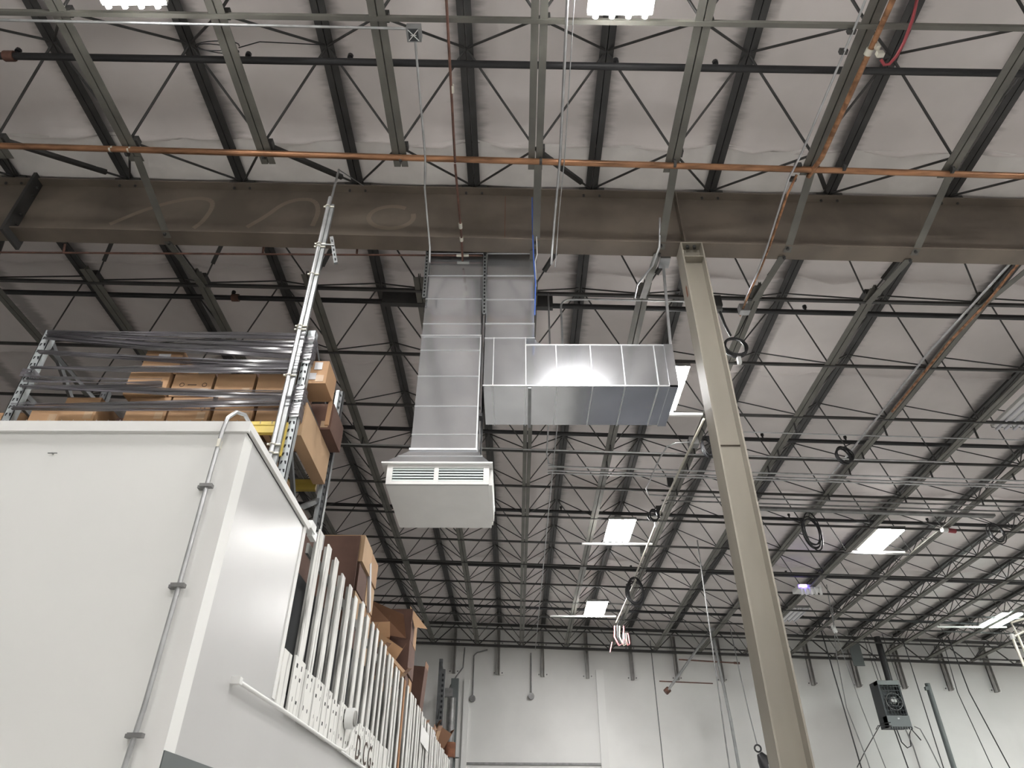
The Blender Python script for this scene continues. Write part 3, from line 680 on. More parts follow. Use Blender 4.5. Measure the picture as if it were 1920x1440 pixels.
# wall heater
def heater():
    t = thing('unit_heater', 'dark hanging unit heater with black flue and round fan before the far right wall', 'heater', (11.4, 22.9, 5.4))
    x0, x1, y0, z0, z1 = 11.06, 11.72, 22.85, 5.33, 6.62
    B(x0, x0+.05, y0, y0+.25, z0, z1).box(x1-.05, x1, y0, y0+.25, z0, z1).box(x0, x1, y0+.55, y0+.25, z0, z1).build('casing', 'heaterdark', t)
    B(x0, x1, y0-.02, y0+.25, z1-.12, z1).build('top_cap', 'heater', t)
    B(x0, x1, y0-.03, y0+.25, z0, z0+.30).build('lower_panel', 'heater', t)
    B(x0+.30, x0+.36, y0-.036, y0-.03, z0+.2, z0+.24).build('badge', 'label', t)
    for i in range(9): B(x0+.04+i*.075, x0+.07+i*.075, y0-.02, y0+.02, z0-.07, z0).build('bottom_fin', 'heaterdark', t)
    for i in range(8): B(x0+.05, x1-.05, y0+.01, y0+.03, z0+.34+i*.11, z0+.355+i*.11).build('louver', 'heaterdark', t)
    for i in range(7): B(x0+.09+i*.09, x0+.10+i*.09, y0+.0, y0+.012, z0+.32, z1-.14).build('guard_bar', 'heaterdark', t)
    cx, cz = x0+.37, z0+.70
    MB().tube(arc((cx, y0+.02, cz), .24, 0, 360, 24), .012, 6).tube(arc((cx, y0+.02, cz), .13, 0, 360, 20), .01, 6).build('fan_ring', 'galvdark', t)
    for i in range(5):
        a = i*2*math.pi/5; c, s_ = math.cos(a), math.sin(a)
        MB().quad((cx+.03*c, y0+.06, cz+.03*s_), (cx+.2*c-.05*s_, y0+.09, cz+.2*s_+.05*c), (cx+.2*c+.05*s_, y0+.05, cz+.2*s_-.05*c), (cx+.03*c+.01, y0+.06, cz+.03*s_)).build('fan_blade', 'heaterdark', t)
    MB().tube([(cx+.02, y0+.05, cz+.04), (cx+.02, y0+.15, cz+.04)], .09, 12).build('fan_hub', 'whiteplastic', t)
    MB().tube([(11.50, 22.95, z1), (11.50, 22.95, 7.95)], .10, 14).build('flue', 'black', t)
    for x in (x0+.02, x0+.12, x1-.02): MB().tube([(x, 22.8, z1), (x-.08, 22.8, 8.0)], .010, 6).build('hanger_rod', 'black', t)
    B(10.70, 11.05, 23.3, 23.33, 7.15, 7.85).build('dark_flap', 'wallgrey', t)
    MB().tube([(x0, 22.7, 5.42), (x0-.25, 22.8, 5.40), (x0-.45, 22.9, 5.15), (x0-.8, 23.1, 4.7), (x0-1.1, 23.2, 4.3)], .014, 6).tube([(x0, 22.7, 5.33), (x0-.35, 22.8, 5.35), (x0-.42, 22.85, 5.25)], .014, 6).build('cable', 'rubber', t)
    MB().tube([(x0+.12, 22.7, 5.25), (x0+.16, 22.7, 4.9), (x0+.28, 22.7, 4.75), (x0+.4, 22.7, 4.8), (x0+.45, 22.7, 5.1), (x0+.55, 22.7, 5.25), (x0+.68, 22.7, 5.05), (x0+.74, 22.7, 4.95)], .017, 6).build('loop_cable', 'rubber', t)
    MB().tube([(x1, 22.7, 5.32), (x1+.15, 22.7, 5.25), (x1+.25, 22.7, 4.9), (x1+.4, 22.7, 4.2), (x1+.5, 22.7, 0)], .016, 6).build('side_cable', 'galvdark', t)
    MB().tube([(x0+.05, 22.7, 5.25), (x0+.14, 22.7, 4.2), (x0+.3, 22.7, 0)], .018, 6).build('down_cable', 'rubber', t)
    MB().tube([(x0+.38, 22.7, 5.25), (x0+.46, 22.7, 4.8), (x0+.62, 22.7, 0)], .018, 6).build('down_cable', 'galvdark', t)
heater()

# hose coils hanging from the joists
def coil(x, y, z, rx, rz, n, r, lab, m='rubber', tip=None, ang=0.):
    t = thing('hose_coil', lab, 'hose', (x, y, z), 'coiled hoses hanging under the roof')
    rnd = random.Random(int(x*100+y)); ca, sa = math.cos(ang), math.sin(ang)
    for k in range(n):
        pts = []; f1 = 1+rnd.uniform(-.28, .2); f2 = 1+rnd.uniform(-.25, .18); ox = rnd.uniform(-.02, .02); ph = rnd.uniform(-.2, .2)
        for i in range(25):
            a = 2*math.pi*i/24
            u, v_ = rx*f1*math.cos(a), rz*f2*math.sin(a)
            pts.append((x+ox+u*ca+rnd.uniform(-.003, .003), y+u*sa+k*.022-.02+.02*math.sin(a+ph), z+v_))
        MB().tube(pts, r, 7).build('loop', m, t)
    xb = min((bchord_x(i) for i in range(-5, 12)), key=lambda q: abs(q-x))
    MB().tube([(x, y, z+rz*.9), (x*.7+xb*.3, y, z+rz+.06), (xb, y, zb(xb)+.02)], .008, 6).build('hanging_strap', m, t)
    if tip: B(x-.02, x+.025, y-.05, y, z-rz-.12, z-rz-.02).build('connector', 'whiteplastic', t)
coil(2.88, 7.28, 7.33, .125, .17, 3, .014, 'thick black coiled hose with a white plug right of the column top', tip=1)
coil(3.22, 10.25, 7.55, .12, .20, 6, .010, 'black cable coil left of the column middle', ang=.4)
coil(5.56, 10.45, 7.5, .12, .16, 4, .013, 'round black hose coil on the long diagonal joist right of the column')
coil(5.98, 13.3, 7.35, .16, .36, 5, .014, 'long drooping black hose loops right of the column, lower down')
coil(2.98, 17.25, 7.45, .22, .34, 6, .016, 'black hose bundle under the pale air line near the far end')
coil(2.80, 13.15, 7.62, .10, .14, 4, .014, 'small black reel above the middle lit fixture', tip=1)
coil(9.6, 13.2, 7.3, .16, .22, 4, .010, 'thin dark wire coil near the right edge', 'rubber')
t = thing('hose_end', 'tangle of pink and white hose ends at the far end of the pale air line', 'hose', (2.9, 20.5, 7.2))
for k, (dx, m_) in enumerate(((0, 'pinkhose'), (.14, 'airline'), (.26, 'pinkhose'), (.08, 'rubber'))):
    MB().tube([(2.85+dx, 20.5, 7.55), (2.82+dx, 20.5, 7.25), (2.92+dx, 20.5, 7.0), (3.06+dx*.7, 20.5, 7.05), (3.08+dx*.5, 20.5, 7.35)], .026, 6).build('hose', m_, t)
MB().tube([(2.90, 20.5, 7.5), (2.95, 20.48, 7.64), (3.168, 20.48, zb(3.17)+.02)], .016, 6).build('strap', 'rubber', t)
MB().tube([(2.74, 20.5, 7.1), (2.66, 20.5, 6.82)], .016, 6).build('loose_tail', 'pinkhose', t)
t = thing('junction_box', 'grey square junction box clamped under the joist right of the column', 'junction box', (2.99, 7.0, 7.75))
B(2.93, 3.06, 6.95, 7.05, 7.68, 7.80).build('box', 'galv', t)
t = thing('socket_box', 'dark hanging socket box right beside the column top', 'junction box', (2.62, 6.95, 7.75))
B(2.56, 2.70, 6.92, 7.02, 7.74, 7.92).build('box', 'joist', t); B(2.57, 2.69, 6.93, 7.01, 7.68, 7.74).build('plug', 'galvdark', t)
MB().tube([(2.66, 6.97, 7.68), (2.74, 7.1, 7.55), (2.84, 7.25, 7.50)], .018, 7).build('cord', 'rubber', t)
t = thing('cylinder_sensor', 'small red and white object clipped on a joist near the right edge', 'sensor', (9.1, 13.95, 7.70))
MB().tube([(8.98, 13.9, 7.66), (9.10, 13.92, 7.66)], .055, 8).build('cap', 'whiteplastic', t); MB().tube([(9.10, 13.92, 7.66), (9.28, 13.95, 7.65)], .05, 8).build('body', 'red', t)

t = thing('loose_wire', 'thin loop of loose wire dangling below the top left fixture', 'wire', (-2.9, 3.6, 8.1))
for k in range(2): MB().tube([(-2.95+.22*math.cos(a*math.pi/9+k), 3.72+.03*k, 8.28+.09*math.sin(a*math.pi/9+k*.3)) for a in range(17)], .006, 5).build('loop', 'rubber', t)
MB().tube([(-2.75, 3.75, 8.3), (-2.6, 3.8, 8.5), (-2.02, 4.0, 8.80)], .006, 5).build('tail', 'rubber', t)
# ================================================================== LIGHT FIXTURES
def fixture(x, y, z, lab, lit=True, m='tube', power=1., ly=1.30, bar=None, rotz=0.):
    t = thing('light_fixture', lab, 'light', (x, y, z), 'fluorescent fixtures under the roof')
    w2 = .29
    B(x-w2, x+w2, y-ly/2+.06, y+ly/2-.06, z+.06, z+.11).build('housing', 'farwhite', t)
    for i in range(4):
        cx = x-w2+.0725+i*.145
        MB().quad((cx-.06, y-ly/2+.07, z+.055), (cx-.06, y+ly/2-.07, z+.055), (cx-.02, y+ly/2-.07, z+.035), (cx-.02, y-ly/2+.07, z+.035)).build('reflector', 'reflector', t)
        MB().tube([(cx, y-ly/2+.04, z+.02), (cx, y+ly/2-.04, z+.02)], .024, 8).build('tube', m if lit else 'tubeoff', t)
    B(x-w2, x+w2, y-ly/2+.045, y-ly/2+.06, z+.05, z+.11).build('end_cap', 'galvdark', t); B(x-w2, x+w2, y+ly/2-.06, y+ly/2-.045, z+.05, z+.11).build('end_cap', 'galvdark', t)
    for sy in (-1, 1):
        MB().tube([(x, y+sy*ly*.4, z+.1), (x, y+sy*ly*.4, zb(x)+.02)], .006, 5).build('hanger_wire', 'galvdark', t)
    if bar: B(bar[0], bar[1], y+ly/2+.03, y+ly/2+.08, z+.02, z+.06).build('hanger_bar', 'farwhite', t)
    if lit:
        l = bpy.data.lights.new('fixture_lamp', 'AREA'); l.shape = 'RECTANGLE'; l.size = .46; l.size_y = ly-.4
        l.energy = LAMP_W*power; l.color = (1, .985, .965) if m == 'tube' else (.90, 1, .96)
        o = bpy.data.objects.new('fixture_lamp', l); COL.objects.link(o); o.parent = t; o.location = (0, 0, .032)
fixture(-3.38, 2.53, 7.84, 'lit four-tube fixture at the top left corner of the picture', power=.8)
fixture(.91, 2.60, 7.80, 'lit four-tube fixture at the top centre right of the picture')
fixture(2.30, 8.98, 7.78, 'lit four-tube fixture partly hidden behind the duct end beside the column', bar=(2.0, 3.05))
fixture(2.27, 14.42, 7.78, 'lit four-tube fixture left of the column, the larger of the far pair', bar=(1.5, 3.1))
fixture(2.26, 19.80, 7.78, 'lit four-tube fixture nearest the far wall, above the hose ends', power=1.8, bar=(1.0, 2.9))
fixture(8.15, 14.85, 7.78, 'lit four-tube fixture right of the column in the roof middle', bar=(7.3, 9.0))
fixture(13.65, 20.0, 7.58, 'lit greenish four-tube fixture at the lower right edge', m='tubegreen', bar=(12.2, 14.2))
fixture(7.95, 20.25, 7.78, 'unlit four-tube fixture right of the column near the far wall', lit=False)
fixture(8.25, 9.45, 7.76, 'unlit four-tube fixture at the right edge, level with the duct', lit=False)
for i, (x, y) in enumerate(((6.9, 2.5), (-3.4, -3.6), (2.0, -3.6), (7.5, -3.6), (14, 9), (14.2, 14.6), (14, 2.5), (18.5, 20))):
    fixture(x, y, 7.7, 'lit four-tube fixture outside the picture, %s of the out-of-view ones' % ORD[i], power=(.55 if y < 0 else (.6 if y < 10 else 1.)))
t = thing('sensor_unit', 'small white finned unit with a violet light right of the column', 'sensor', (7.5, 17.9, 7.6))
B(7.25, 7.85, 17.75, 18.2, 7.72, 7.82).build('body', 'whiteplastic', t)
for i in range(5): B(7.28+i*.12, 7.33+i*.12, 17.70, 17.76, 7.55, 7.74).build('fin', 'whiteplastic', t)
B(7.27, 7.45, 17.68, 17.72, 7.74, 7.80).build('violet_lamp', 'violet', t)

t = thing('added_machine', 'unseen low dark blue machine, added to darken the reflection under the horizontal duct', 'machine', (3.2, 15, 0))  # unseen, added so the duct underside reflects something dark
B(1.6, 5.2, 12.2, 18.5, .12, 1.15).build('casing', 'machineblue', t); B(1.7, 5.1, 12.3, 18.4, 0, .12).build('plinth', 'dark', t)
B(1.9, 3.2, 13, 15, 1.15, 1.3).build('hood', 'machineblue', t)
# ================================================================== DUCTS
DY = 6.15
def duct_left():
    t = thing('supply_duct', 'tall vertical silver duct on the left, ending in the white grille unit', 'duct', (-.73, DY, 5.12))
    x0, x1, y1 = -1.062, -.402, 6.86
    zs = [8.7, 7.90, 7.522, 7.15, 6.77, 6.59, 6.385, 6.03, 5.643, 5.298, 5.122]
    for i, (a, b) in enumerate(zip(zs, zs[1:])):
        d = .004 if i % 2 else 0
        # each panel is slightly cross-broken outwards
        zm = (a+b)/2; xm = (x0+x1)/2
        mb = MB(); c = [(x0, DY, b), (x1, DY, b), (x1, DY, a), (x0, DY, a)]
        mb.add(c, [(0, 1, 2, 3)])
        mb.add([(x1, DY, b), (x1, y1, b), (x1, y1, a), (x1, DY, a), (x0, DY, b), (x0, y1, b), (x0, y1, a), (x0, DY, a)], [(0, 1, 2, 3), (4, 7, 6, 5), (1, 5, 6, 2)])
        mb.build('duct_section', 'duct', t)
    for z_ in zs[1:-1]:
        r = .014 if abs(z_-6.59) < .01 else .004
        e = .014 if r > .01 else .005
        mb = B(x0-e, x1+e, DY-e-.004, y1+e, z_-r/2, z_+r/2); mb.build('seam', 'ductrib', t)
    B(x0-.012, x1+.012, DY-.014, y1+.01, 5.112, 5.135).build('bottom_flange', 'ductrib', t)
    B(x1-.004, x1+.010, DY-.010, DY+.02, 5.13, 6.58).build('corner_seam', 'ductrib', t)
    # flared transition
    T = [(-1.062, DY-.0, 5.112), (-.402, DY-.0, 5.112), (-.402, 6.86, 5.112), (-1.062, 6.86, 5.112)]
    Bm = [(-1.285, 6.07, 4.94), (-.262, 6.07, 4.94), (-.262, 7.13, 4.94), (-1.285, 7.13, 4.94)]
    Mi = [tuple(a_*.5+b_*.5 for a_, b_ in zip(p, q)) for p, q in zip(T, Bm)]
    for A_, C_ in ((T, Mi), (Mi, Bm)):
        mb = MB(); mb.add(A_+C_, [(0, 4, 5, 1), (1, 5, 6, 2), (2, 6, 7, 3), (3, 7, 4, 0)]); mb.build('flare', 'duct', t)
    MB().tube([(Mi[0][0], Mi[0][1]-.003, Mi[0][2]), (Mi[1][0], Mi[1][1]-.003, Mi[1][2])], .004, 5).build('flare_seam', 'ductrib', t)
duct_left()
def grille_unit():
    t = thing('grille_unit', 'white box air diffuser with slatted grilles at the bottom of the left duct', 'diffuser', (-.77, 6.6, 4.71))
    x0, x1, y0, y1, z0, z1 = -1.262, -.262, 6.11, 7.13, 4.71, 4.925
    B(-1.318, -.228, 6.06, 7.17, z1-.004, z1+.012).build('top_flange', 'whitepaint', t)
    B(x0+.05, x1-.05, y0+.05, y1, z0+.01, z1-.01).build('inner_box', 'dark', t)
    B(x0, x1, y0, y1, z0, z0+.012).build('bottom_panel', 'whitepaint', t)
    B(x0, x0+.012, y0+.0, y1, z0+.012, z1-.004).build('side_panel', 'whitepaint', t)
    B(x1-.012, x1, y0+.0, y1, z0+.012, z1-.004).build('side_panel', 'whitepaint', t)
    mb = B(x0, x1, y0-.01, y0+.01, z0, z0+.035).box(x0, x1, y0-.01, y0+.01, z1-.035, z1-.004)
    mb.box(x0, x0+.055, y0-.01, y0+.01, z0+.035, z1-.035).box(x1-.055, x1, y0-.01, y0+.01, z0+.035, z1-.035).box(-.80, -.755, y0-.01, y0+.01, z0+.035, z1-.035)
    mb.build('grille_frame', 'whitepaint', t)
    for a, b in ((x0+.055, -.80), (-.755, x1-.055)):
        for k in range(5):
            z_ = z0+.042+k*.029
            MB().add([(a, y0-.004, z_), (b, y0-.004, z_), (b, y0+.012, z_+.022), (a, y0+.012, z_+.022), (a, y0-.001, z_-.003), (b, y0-.001, z_-.003)], [(0, 1, 2, 3), (4, 5, 1, 0)]).build('louver_slat', 'slat', t)
    B(x1, x1+.03, 6.18, 7.02, z0+.03, z1-.01).box(x1, x1+.018, 7.02, 7.08, z0+.01, z1-.05).build('side_grille', 'whitepaint', t)
grille_unit()
def duct_right():
    t = thing('return_duct', 'L-shaped silver duct dropping from the girder and turning right towards the column', 'duct', (.5, DY, 5.91))
    x0, x1, y1 = -.352, .205, 6.94
    zs = [8.7, 7.9, 7.524, 7.138, 6.772, 6.56, 5.91]
    for i, (a, b) in enumerate(zip(zs[:-1], zs[1:-1])):
        zm = (a+b)/2; xm = (x0+x1)/2; mb = MB()
        mb.add([(x0, DY, b), (x1, DY, b), (x1, DY, a), (x0, DY, a)], [(0, 1, 2, 3)])
        mb.add([(x1, DY, b), (x1, y1, b), (x1, y1, a), (x1, DY, a), (x0, DY, b), (x0, y1, b), (x0, y1, a), (x0, DY, a)], [(0, 1, 2, 3), (4, 7, 6, 5), (1, 5, 6, 2)])
        mb.build('duct_section', 'duct', t)
    for z_ in zs[1:-1]: B(x0-.004, x1+.006, DY-.010, y1+.005, z_-.004, z_+.004).build('seam', 'ductrib', t)
    # horizontal run
    xs_ = [x0, -.25, .105, .44, .82, 1.168, 1.525, 1.72]; zt = 6.46; zbm = 5.91
    for i, (a, b) in enumerate(zip(xs_, xs_[1:])):
        top = 6.56 if b < .3 else zt
        xm, zm, ym = (a+b)/2, (zbm+top)/2, (DY+y1)/2; mb = MB()
        mb.add([(a, DY, zbm), (b, DY, zbm), (b, DY, top), (a, DY, top)], [(0, 1, 2, 3)])
        mb.add([(a, y1, zbm), (b, y1, zbm), (b, DY, zbm), (a, DY, zbm)], [(0, 1, 2, 3)])
        mb.add([(a, DY, top), (b, DY, top), (b, y1, top), (a, y1, top), (a, y1, zbm), (b, y1, zbm)], [(0, 1, 2, 3), (3, 2, 5, 4)])
        mb.build('duct_section', 'duct', t)
        if i == 0: MB().quad((x0, DY, zbm), (x0, DY, 6.56), (x0, y1, 6.56), (x0, y1, zbm)).build('side_sheet', 'duct', t)
    for x in xs_[1:-1]:
        top = 6.56 if x < .3 else zt
        B(x-.005, x+.005, DY-.012, y1+.004, zbm-.012, top+.006).build('seam', 'ductrib', t)
    MB().quad((1.72, DY, zbm), (1.72, y1, zbm), (1.72, y1, zt), (1.72, DY, zt)).build('end_sheet', 'duct', t)
    B(1.64, 1.735, DY-.012, y1+.01, zbm-.01, zt+.012).build('end_collar', 'duct', t)
    B(x0-.006, 1.735, DY-.012, DY, zbm-.010, zbm+.004).build('edge_seam', 'ductrib', t)
    B(.10, 1.735, DY-.008, DY, zt-.004, zt+.010).build('edge_seam', 'ductrib', t)
    MB().quad((.205, DY-.001, 6.56), (.205, DY-.001, 6.46), (.33, DY-.001, 6.46), (.24, DY-.001, 6.50)).build('elbow_gusset', 'duct', t)
    MB().beam((.145, DY-.0, 5.89), (.155, y1+.01, 5.89), .035, .03).build('support_strut', 'strut', t)
duct_right()
def strut_hanger(x, x2, z0, z1, y, lab):
    t = thing('slotted_strut', lab, 'hanger', (x, y, z0))
    wd = .042; L_ = z1-z0; n = int(L_/.055)
    P = lambda z_: x + (x2-x)*(z1-z_)/L_
    mb = MB()
    mb.add([(x-wd/2, y, z1), (x-wd/2+.012, y, z1), (x2-wd/2+.012, y, z0), (x2-wd/2, y, z0)], [(0, 1, 2, 3)])
    mb.add([(x+wd/2, y, z1), (x+wd/2-.012, y, z1), (x2+wd/2-.012, y, z0), (x2+wd/2, y, z0)], [(0, 3, 2, 1)])
    mb.add([(x-wd/2, y, z1), (x2-wd/2, y, z0), (x2-wd/2, y+.04, z0), (x-wd/2, y+.04, z1)], [(0, 1, 2, 3)])
    mb.add([(x+wd/2, y, z1), (x2+wd/2, y, z0), (x2+wd/2, y+.04, z0), (x+wd/2, y+.04, z1)], [(0, 1, 2, 3)])
    for i in range(n+1):
        z_ = z1 - i*L_/n; c = P(z_); mb.quad((c-.012, y, z_-.013), (c+.012, y, z_-.013), (c+.012, y, z_+.013), (c-.012, y, z_+.013))
    mb.build('channel', 'strut', t)
    MB().beam((x, y+.03, z1), (x2, y+.03, z0), .03, .004, up=(0, 1, 0)).build('dark_back', 'dark', t)
    MB().tube([(x, y+.02, z1-.05), (x, y+.02, z1+.10)], .007, 6).tube([(x, y+.02, z1+.03), (x, y+.02, z1+.05)], .016, 6).tube([(x, y+.02, z1+.07), (x, y+.02, z1+.085)], .014, 6).build('threaded_rod', 'galv', t)
strut_hanger(-1.085, -1.07, 7.10, 7.98, 6.06, 'slotted metal strut on the left edge of the left duct')
strut_hanger(-.385, -.365, 6.85, 7.98, 6.06, 'slotted metal strut between the two ducts')
single(MB().tube([(-.377, 6.6, 8.0), (-.377, 6.6, 5.2)], .012, 6).box(-.395, -.36, 6.3, 6.4, 5.62, 5.66), 'gap_rod', 'rubber', 'dark rod in the narrow gap between the two ducts', 'rod')
single(B(-1.85, .50, 7.22, 7.30, 7.99, 8.20, sl=SL), 'duct_support_beam', 'joist', 'wide dark support beam behind the tops of the two ducts', 'beam')

# ================================================================== PALLET RACK
def rack():
    t = thing('pallet_rack', 'tall grey pallet rack bay behind the white room, holding cardboard boxes', 'rack', (-3.1, 5.5, 0))
    def upright(x, y, ztop, m='rack', facing=-1):
        w_ = .078
        u = B(x-w_/2, x-w_/2+.006, y, y+.07, 0, ztop).box(x+w_/2-.006, x+w_/2, y, y+.07, 0, ztop).box(x-w_/2, x+w_/2, y, y+.005, 0, ztop).build('upright', m, t)
        h = MB(); z_ = 3.3
        while z_ < ztop-.03:
            for sx in (-1, 1):
                a = x+sx*.017
                h.add([(a-.009-sx*.003, y-.0015, z_+.018), (a+.009-sx*.003, y-.0015, z_+.018), (a+.006+sx*.003, y-.0015, z_-.012), (a-.006+sx*.003, y-.0015, z_-.012)], [(0, 3, 2, 1)])
            z_ += .0508*1.5
        o = h.build('punched_holes', 'dark', u); o['kind'] = 'stuff'
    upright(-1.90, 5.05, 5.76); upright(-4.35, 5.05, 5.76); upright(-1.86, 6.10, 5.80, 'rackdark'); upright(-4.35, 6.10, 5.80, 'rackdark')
    MB().box(-1.895, -1.860, 6.08, 6.10, 0, 5.80).build('upright_edge', 'rack', t)
    for X in (-1.88, -4.35):
        for a, b in (((X, 5.1, 5.08), (X, 6.12, 5.06)), ((X, 5.1, 5.70), (X, 6.12, 5.20)), ((X, 5.1, 3.9), (X, 6.12, 4.55)), ((X, 5.1, 4.98), (X, 6.12, 4.95)), ((X, 5.1, 4.5), (X, 6.1, 3.6))):
            MB().beam(a, b, .03, .045).build('frame_brace', 'rackdark', t)
    MB().beam((-4.31, 5.12, 5.58), (-3.72, 5.5, 5.04), .02, .03).build('frame_brace', 'rackdark', t)
    MB().beam((-4.30, 5.12, 5.0), (-3.92, 5.4, 4.72), .02, .03).build('frame_brace', 'rackdark', t)
    for y in (5.06, 6.12):
        B(-4.31, -1.94, y, y+.045, 4.66, 4.70).box(-4.31, -1.94, y+.006, y+.04, 4.70, 4.735).box(-4.31, -1.94, y, y+.045, 4.735, 4.77).build('beam', 'yellow', t)
        B(-4.31, -1.94, y, y+.045, 3.46, 3.57).build('beam', 'yellow', t)
    mb = MB()
    for i in range(24):
        x = -4.27+i*.1; mb.tube([(x, 5.07, 4.775), (x, 6.15, 4.775)], .003, 4, cap=False).tube([(x, 5.052, 4.775), (x, 5.052, 4.74)], .003, 4, cap=False)
    for j in range(7): mb.tube([(-4.3, 5.1+j*.17, 4.779), (-1.95, 5.1+j*.17, 4.779)], .003, 4, cap=False)
    o = mb.build('wire_deck', 'galvdark', t); o['kind'] = 'stuff'
    B(-1.955, -1.925, 5.03, 5.05, 4.42, 4.74).build('beam_end_bracket', 'yellow', t)
rack()
# pole in front of the rack post
t = thing('strut_pole', 'bright galvanised pole with slotted strut clamped to the right rack post, reaching the girder', 'pole', (-1.995, 5.0, 4.2))
MB().tube([(-1.995, 4.99, 4.0), (-1.995, 4.99, 7.55)], .021, 10).build('pipe', 'galv', t)
MB().beam((-1.955, 5.01, 4.2), (-1.955, 5.01, 7.45), .035, .035).build('strut', 'strut', t)
MB().tube([(-1.985, 5.0, 7.45), (-1.975, 5.0, 8.03)], .013, 8).build('upper_rod', 'galvdark', t)
MB().tube([(-1.975, 5.0, 8.03), (-1.80, 5.4, 8.25)], .006, 6).build('top_wire', 'galvdark', t)
for z_ in (4.42, 4.50, 5.20, 5.72, 5.76, 6.42, 6.80, 6.84, 7.40):
    MB().tube([(-2.04, 4.985, z_), (-1.93, 4.985, z_)], .010, 6).tube(arc((-1.995, 4.99, z_), .03, 0, 360, 10, 'xy'), .005, 5).build('clamp', 'brass', t)
t = thing('strut_offcut', 'short slotted strut piece hanging at an angle from the pole near the girder', 'strut', (-1.8, 5.0, 6.8))
MB().beam((-1.89, 5.0, 6.95), (-1.79, 5.0, 6.58), .035, .03, up=(0, 1, 0)).build('channel', 'strut', t)
for k in range(5): MB().beam((-1.876+k*.018, 4.982, 6.90-k*.066), (-1.868+k*.018, 4.982, 6.87-k*.066), .012, .004, up=(0, 1, 0)).build('slot', 'dark', t)
MB().tube([(-1.97, 4.98, 6.83), (-1.84, 4.98, 6.82)], .009, 6).build('bolt', 'galv', t)

# ---- cardboard boxes
def carton(x0, x1, y0, y1, z0, z1, lab, m='card', marks=False, tape=True, label=False, group='cartons on the rack', flap=False):
    t = thing('cardboard_box', lab, 'box', ((x0+x1)/2, (y0+y1)/2, z0), group)
    g = .004; mb = B(x0+g, x1-g, y0, y1, z0, z1-.006); mb.build('body', m, t)
    xm = (x0+x1)/2
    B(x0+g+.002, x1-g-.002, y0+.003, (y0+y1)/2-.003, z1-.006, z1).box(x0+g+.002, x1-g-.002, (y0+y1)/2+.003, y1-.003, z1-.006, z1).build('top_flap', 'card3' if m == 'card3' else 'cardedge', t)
    if tape: B(x1-.10, x1-.03, y0-.002, y0, z0+.02, z0+.09).build('tape', 'tape', t)
    if label: B(xm-.05, xm+.06, y0-.002, y0, z1-.09, z1-.04).build('paper_label', 'label', t)
    if marks:
        zz = (z0+z1)/2
        q = MB().tube(arc((xm-.09, y0-.001, zz), .02, 0, 360, 10), .003, 4).tube(arc((xm+.11, y0-.001, zz), .02, 0, 360, 10), .003, 4)
        q.box(xm-.04, xm+.04, y0-.002, y0, zz-.004, zz+.004); q.build('printed_mark', 'ink', t)
    return t
Z1, Z2, Z3 = 4.785, 5.035, 5.29
r1 = [(-4.72, -4.37, 5.3, 'leftmost carton of the bottom row, outside the left rack post', .22), (-4.22, -3.95, 5.12, 'bottom row carton just right of the left rack post', .20), (-3.93, -3.62, 5.08, 'bottom row carton with torn tape, left part of the rack', .24),
      (-3.61, -3.38, 5.35, 'darker recessed carton in the bottom row, left of centre', .20)]
for i, (a, b, y0, lab, h) in enumerate(r1): carton(a, b, y0, y0+.5, Z1, Z1+h, lab, 'card' if i != 3 else 'card3')
carton(-3.98, -3.66, 5.35, 5.8, Z1+.0, Z1+.27, 'taller carton behind the torn-tape carton in the bottom row', 'card2')
for i, (a, b) in enumerate(((-3.37, -3.01), (-3.0, -2.645), (-2.61, -2.265), (-2.24, -1.95))):
    carton(a, b, 5.08, 5.6, Z1, Z1+.245, 'bottom row carton, %s of the four on the right of the rack' % ORD[i], 'card', marks=(i == 1))
for i, (a, b) in enumerate(((-3.44, -3.07), (-3.05, -2.69), (-2.67, -2.32), (-2.30, -1.95))):
    carton(a, b, 5.08 if i else 5.05, 5.6, Z2+.002, Z2+.25, 'second row carton, %s from the left' % ORD[i], 'card', marks=(i == 1))
carton(-3.40, -3.05, 5.10, 5.6, Z3+.002, Z3+.27, 'pale top row carton at the left end with a white label', 'card', label=True)
for i, (a, b) in enumerate(((-3.0, -2.72), (-2.70, -2.40), (-2.38, -2.06))):
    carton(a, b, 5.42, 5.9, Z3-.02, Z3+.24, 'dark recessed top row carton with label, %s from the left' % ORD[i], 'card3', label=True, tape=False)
t = carton(-2.03, -1.70, 5.12, 5.42, 5.21, 5.46, 'big carton overhanging the right rack post, with white labels', 'card')
B(-1.83, -1.76, 5.115, 5.118, 5.36, 5.44).box(-1.86, -1.80, 5.115, 5.118, 5.25, 5.32).build('paper_label', 'label', t)
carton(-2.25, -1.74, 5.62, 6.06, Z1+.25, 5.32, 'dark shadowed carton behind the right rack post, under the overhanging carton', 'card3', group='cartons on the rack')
B(-1.735, -1.70, 5.40, 5.42, 4.95, 5.21).build('hanging_flap', 'card', t)
carton(-1.95, -1.83, 5.14, 6.05, 4.68, 5.02, 'flat pale carton side showing between the two right rack uprights', 'card2', tape=False)
for i, (a, b, y0, z0, z1, lab, m_) in enumerate((
        (-2.42, -2.03, 5.15, 4.0, 4.50, 'carton on the lower rack level, just behind the room top edge', 'card'),
        (-2.0, -1.80, 5.45, 3.58, 4.15, 'brown carton on the lower rack level beside the right upright', 'card3'),
        (-3.0, -2.5, 5.2, 3.58, 4.4, 'carton hidden low in the rack behind the room roof', 'card3'))):
    carton(a, b, y0, y0+.55, z0, z1, lab, m_)
# support level for the lower cartons
single(B(-4.3, -1.80, 5.1, 6.1, 3.575, 3.6).box(-2.45, -2.0, 5.16, 5.7, 3.6, 3.99), 'lower_shelf_load', 'card3', 'dark flat cardboard load on the lower rack level', 'box')

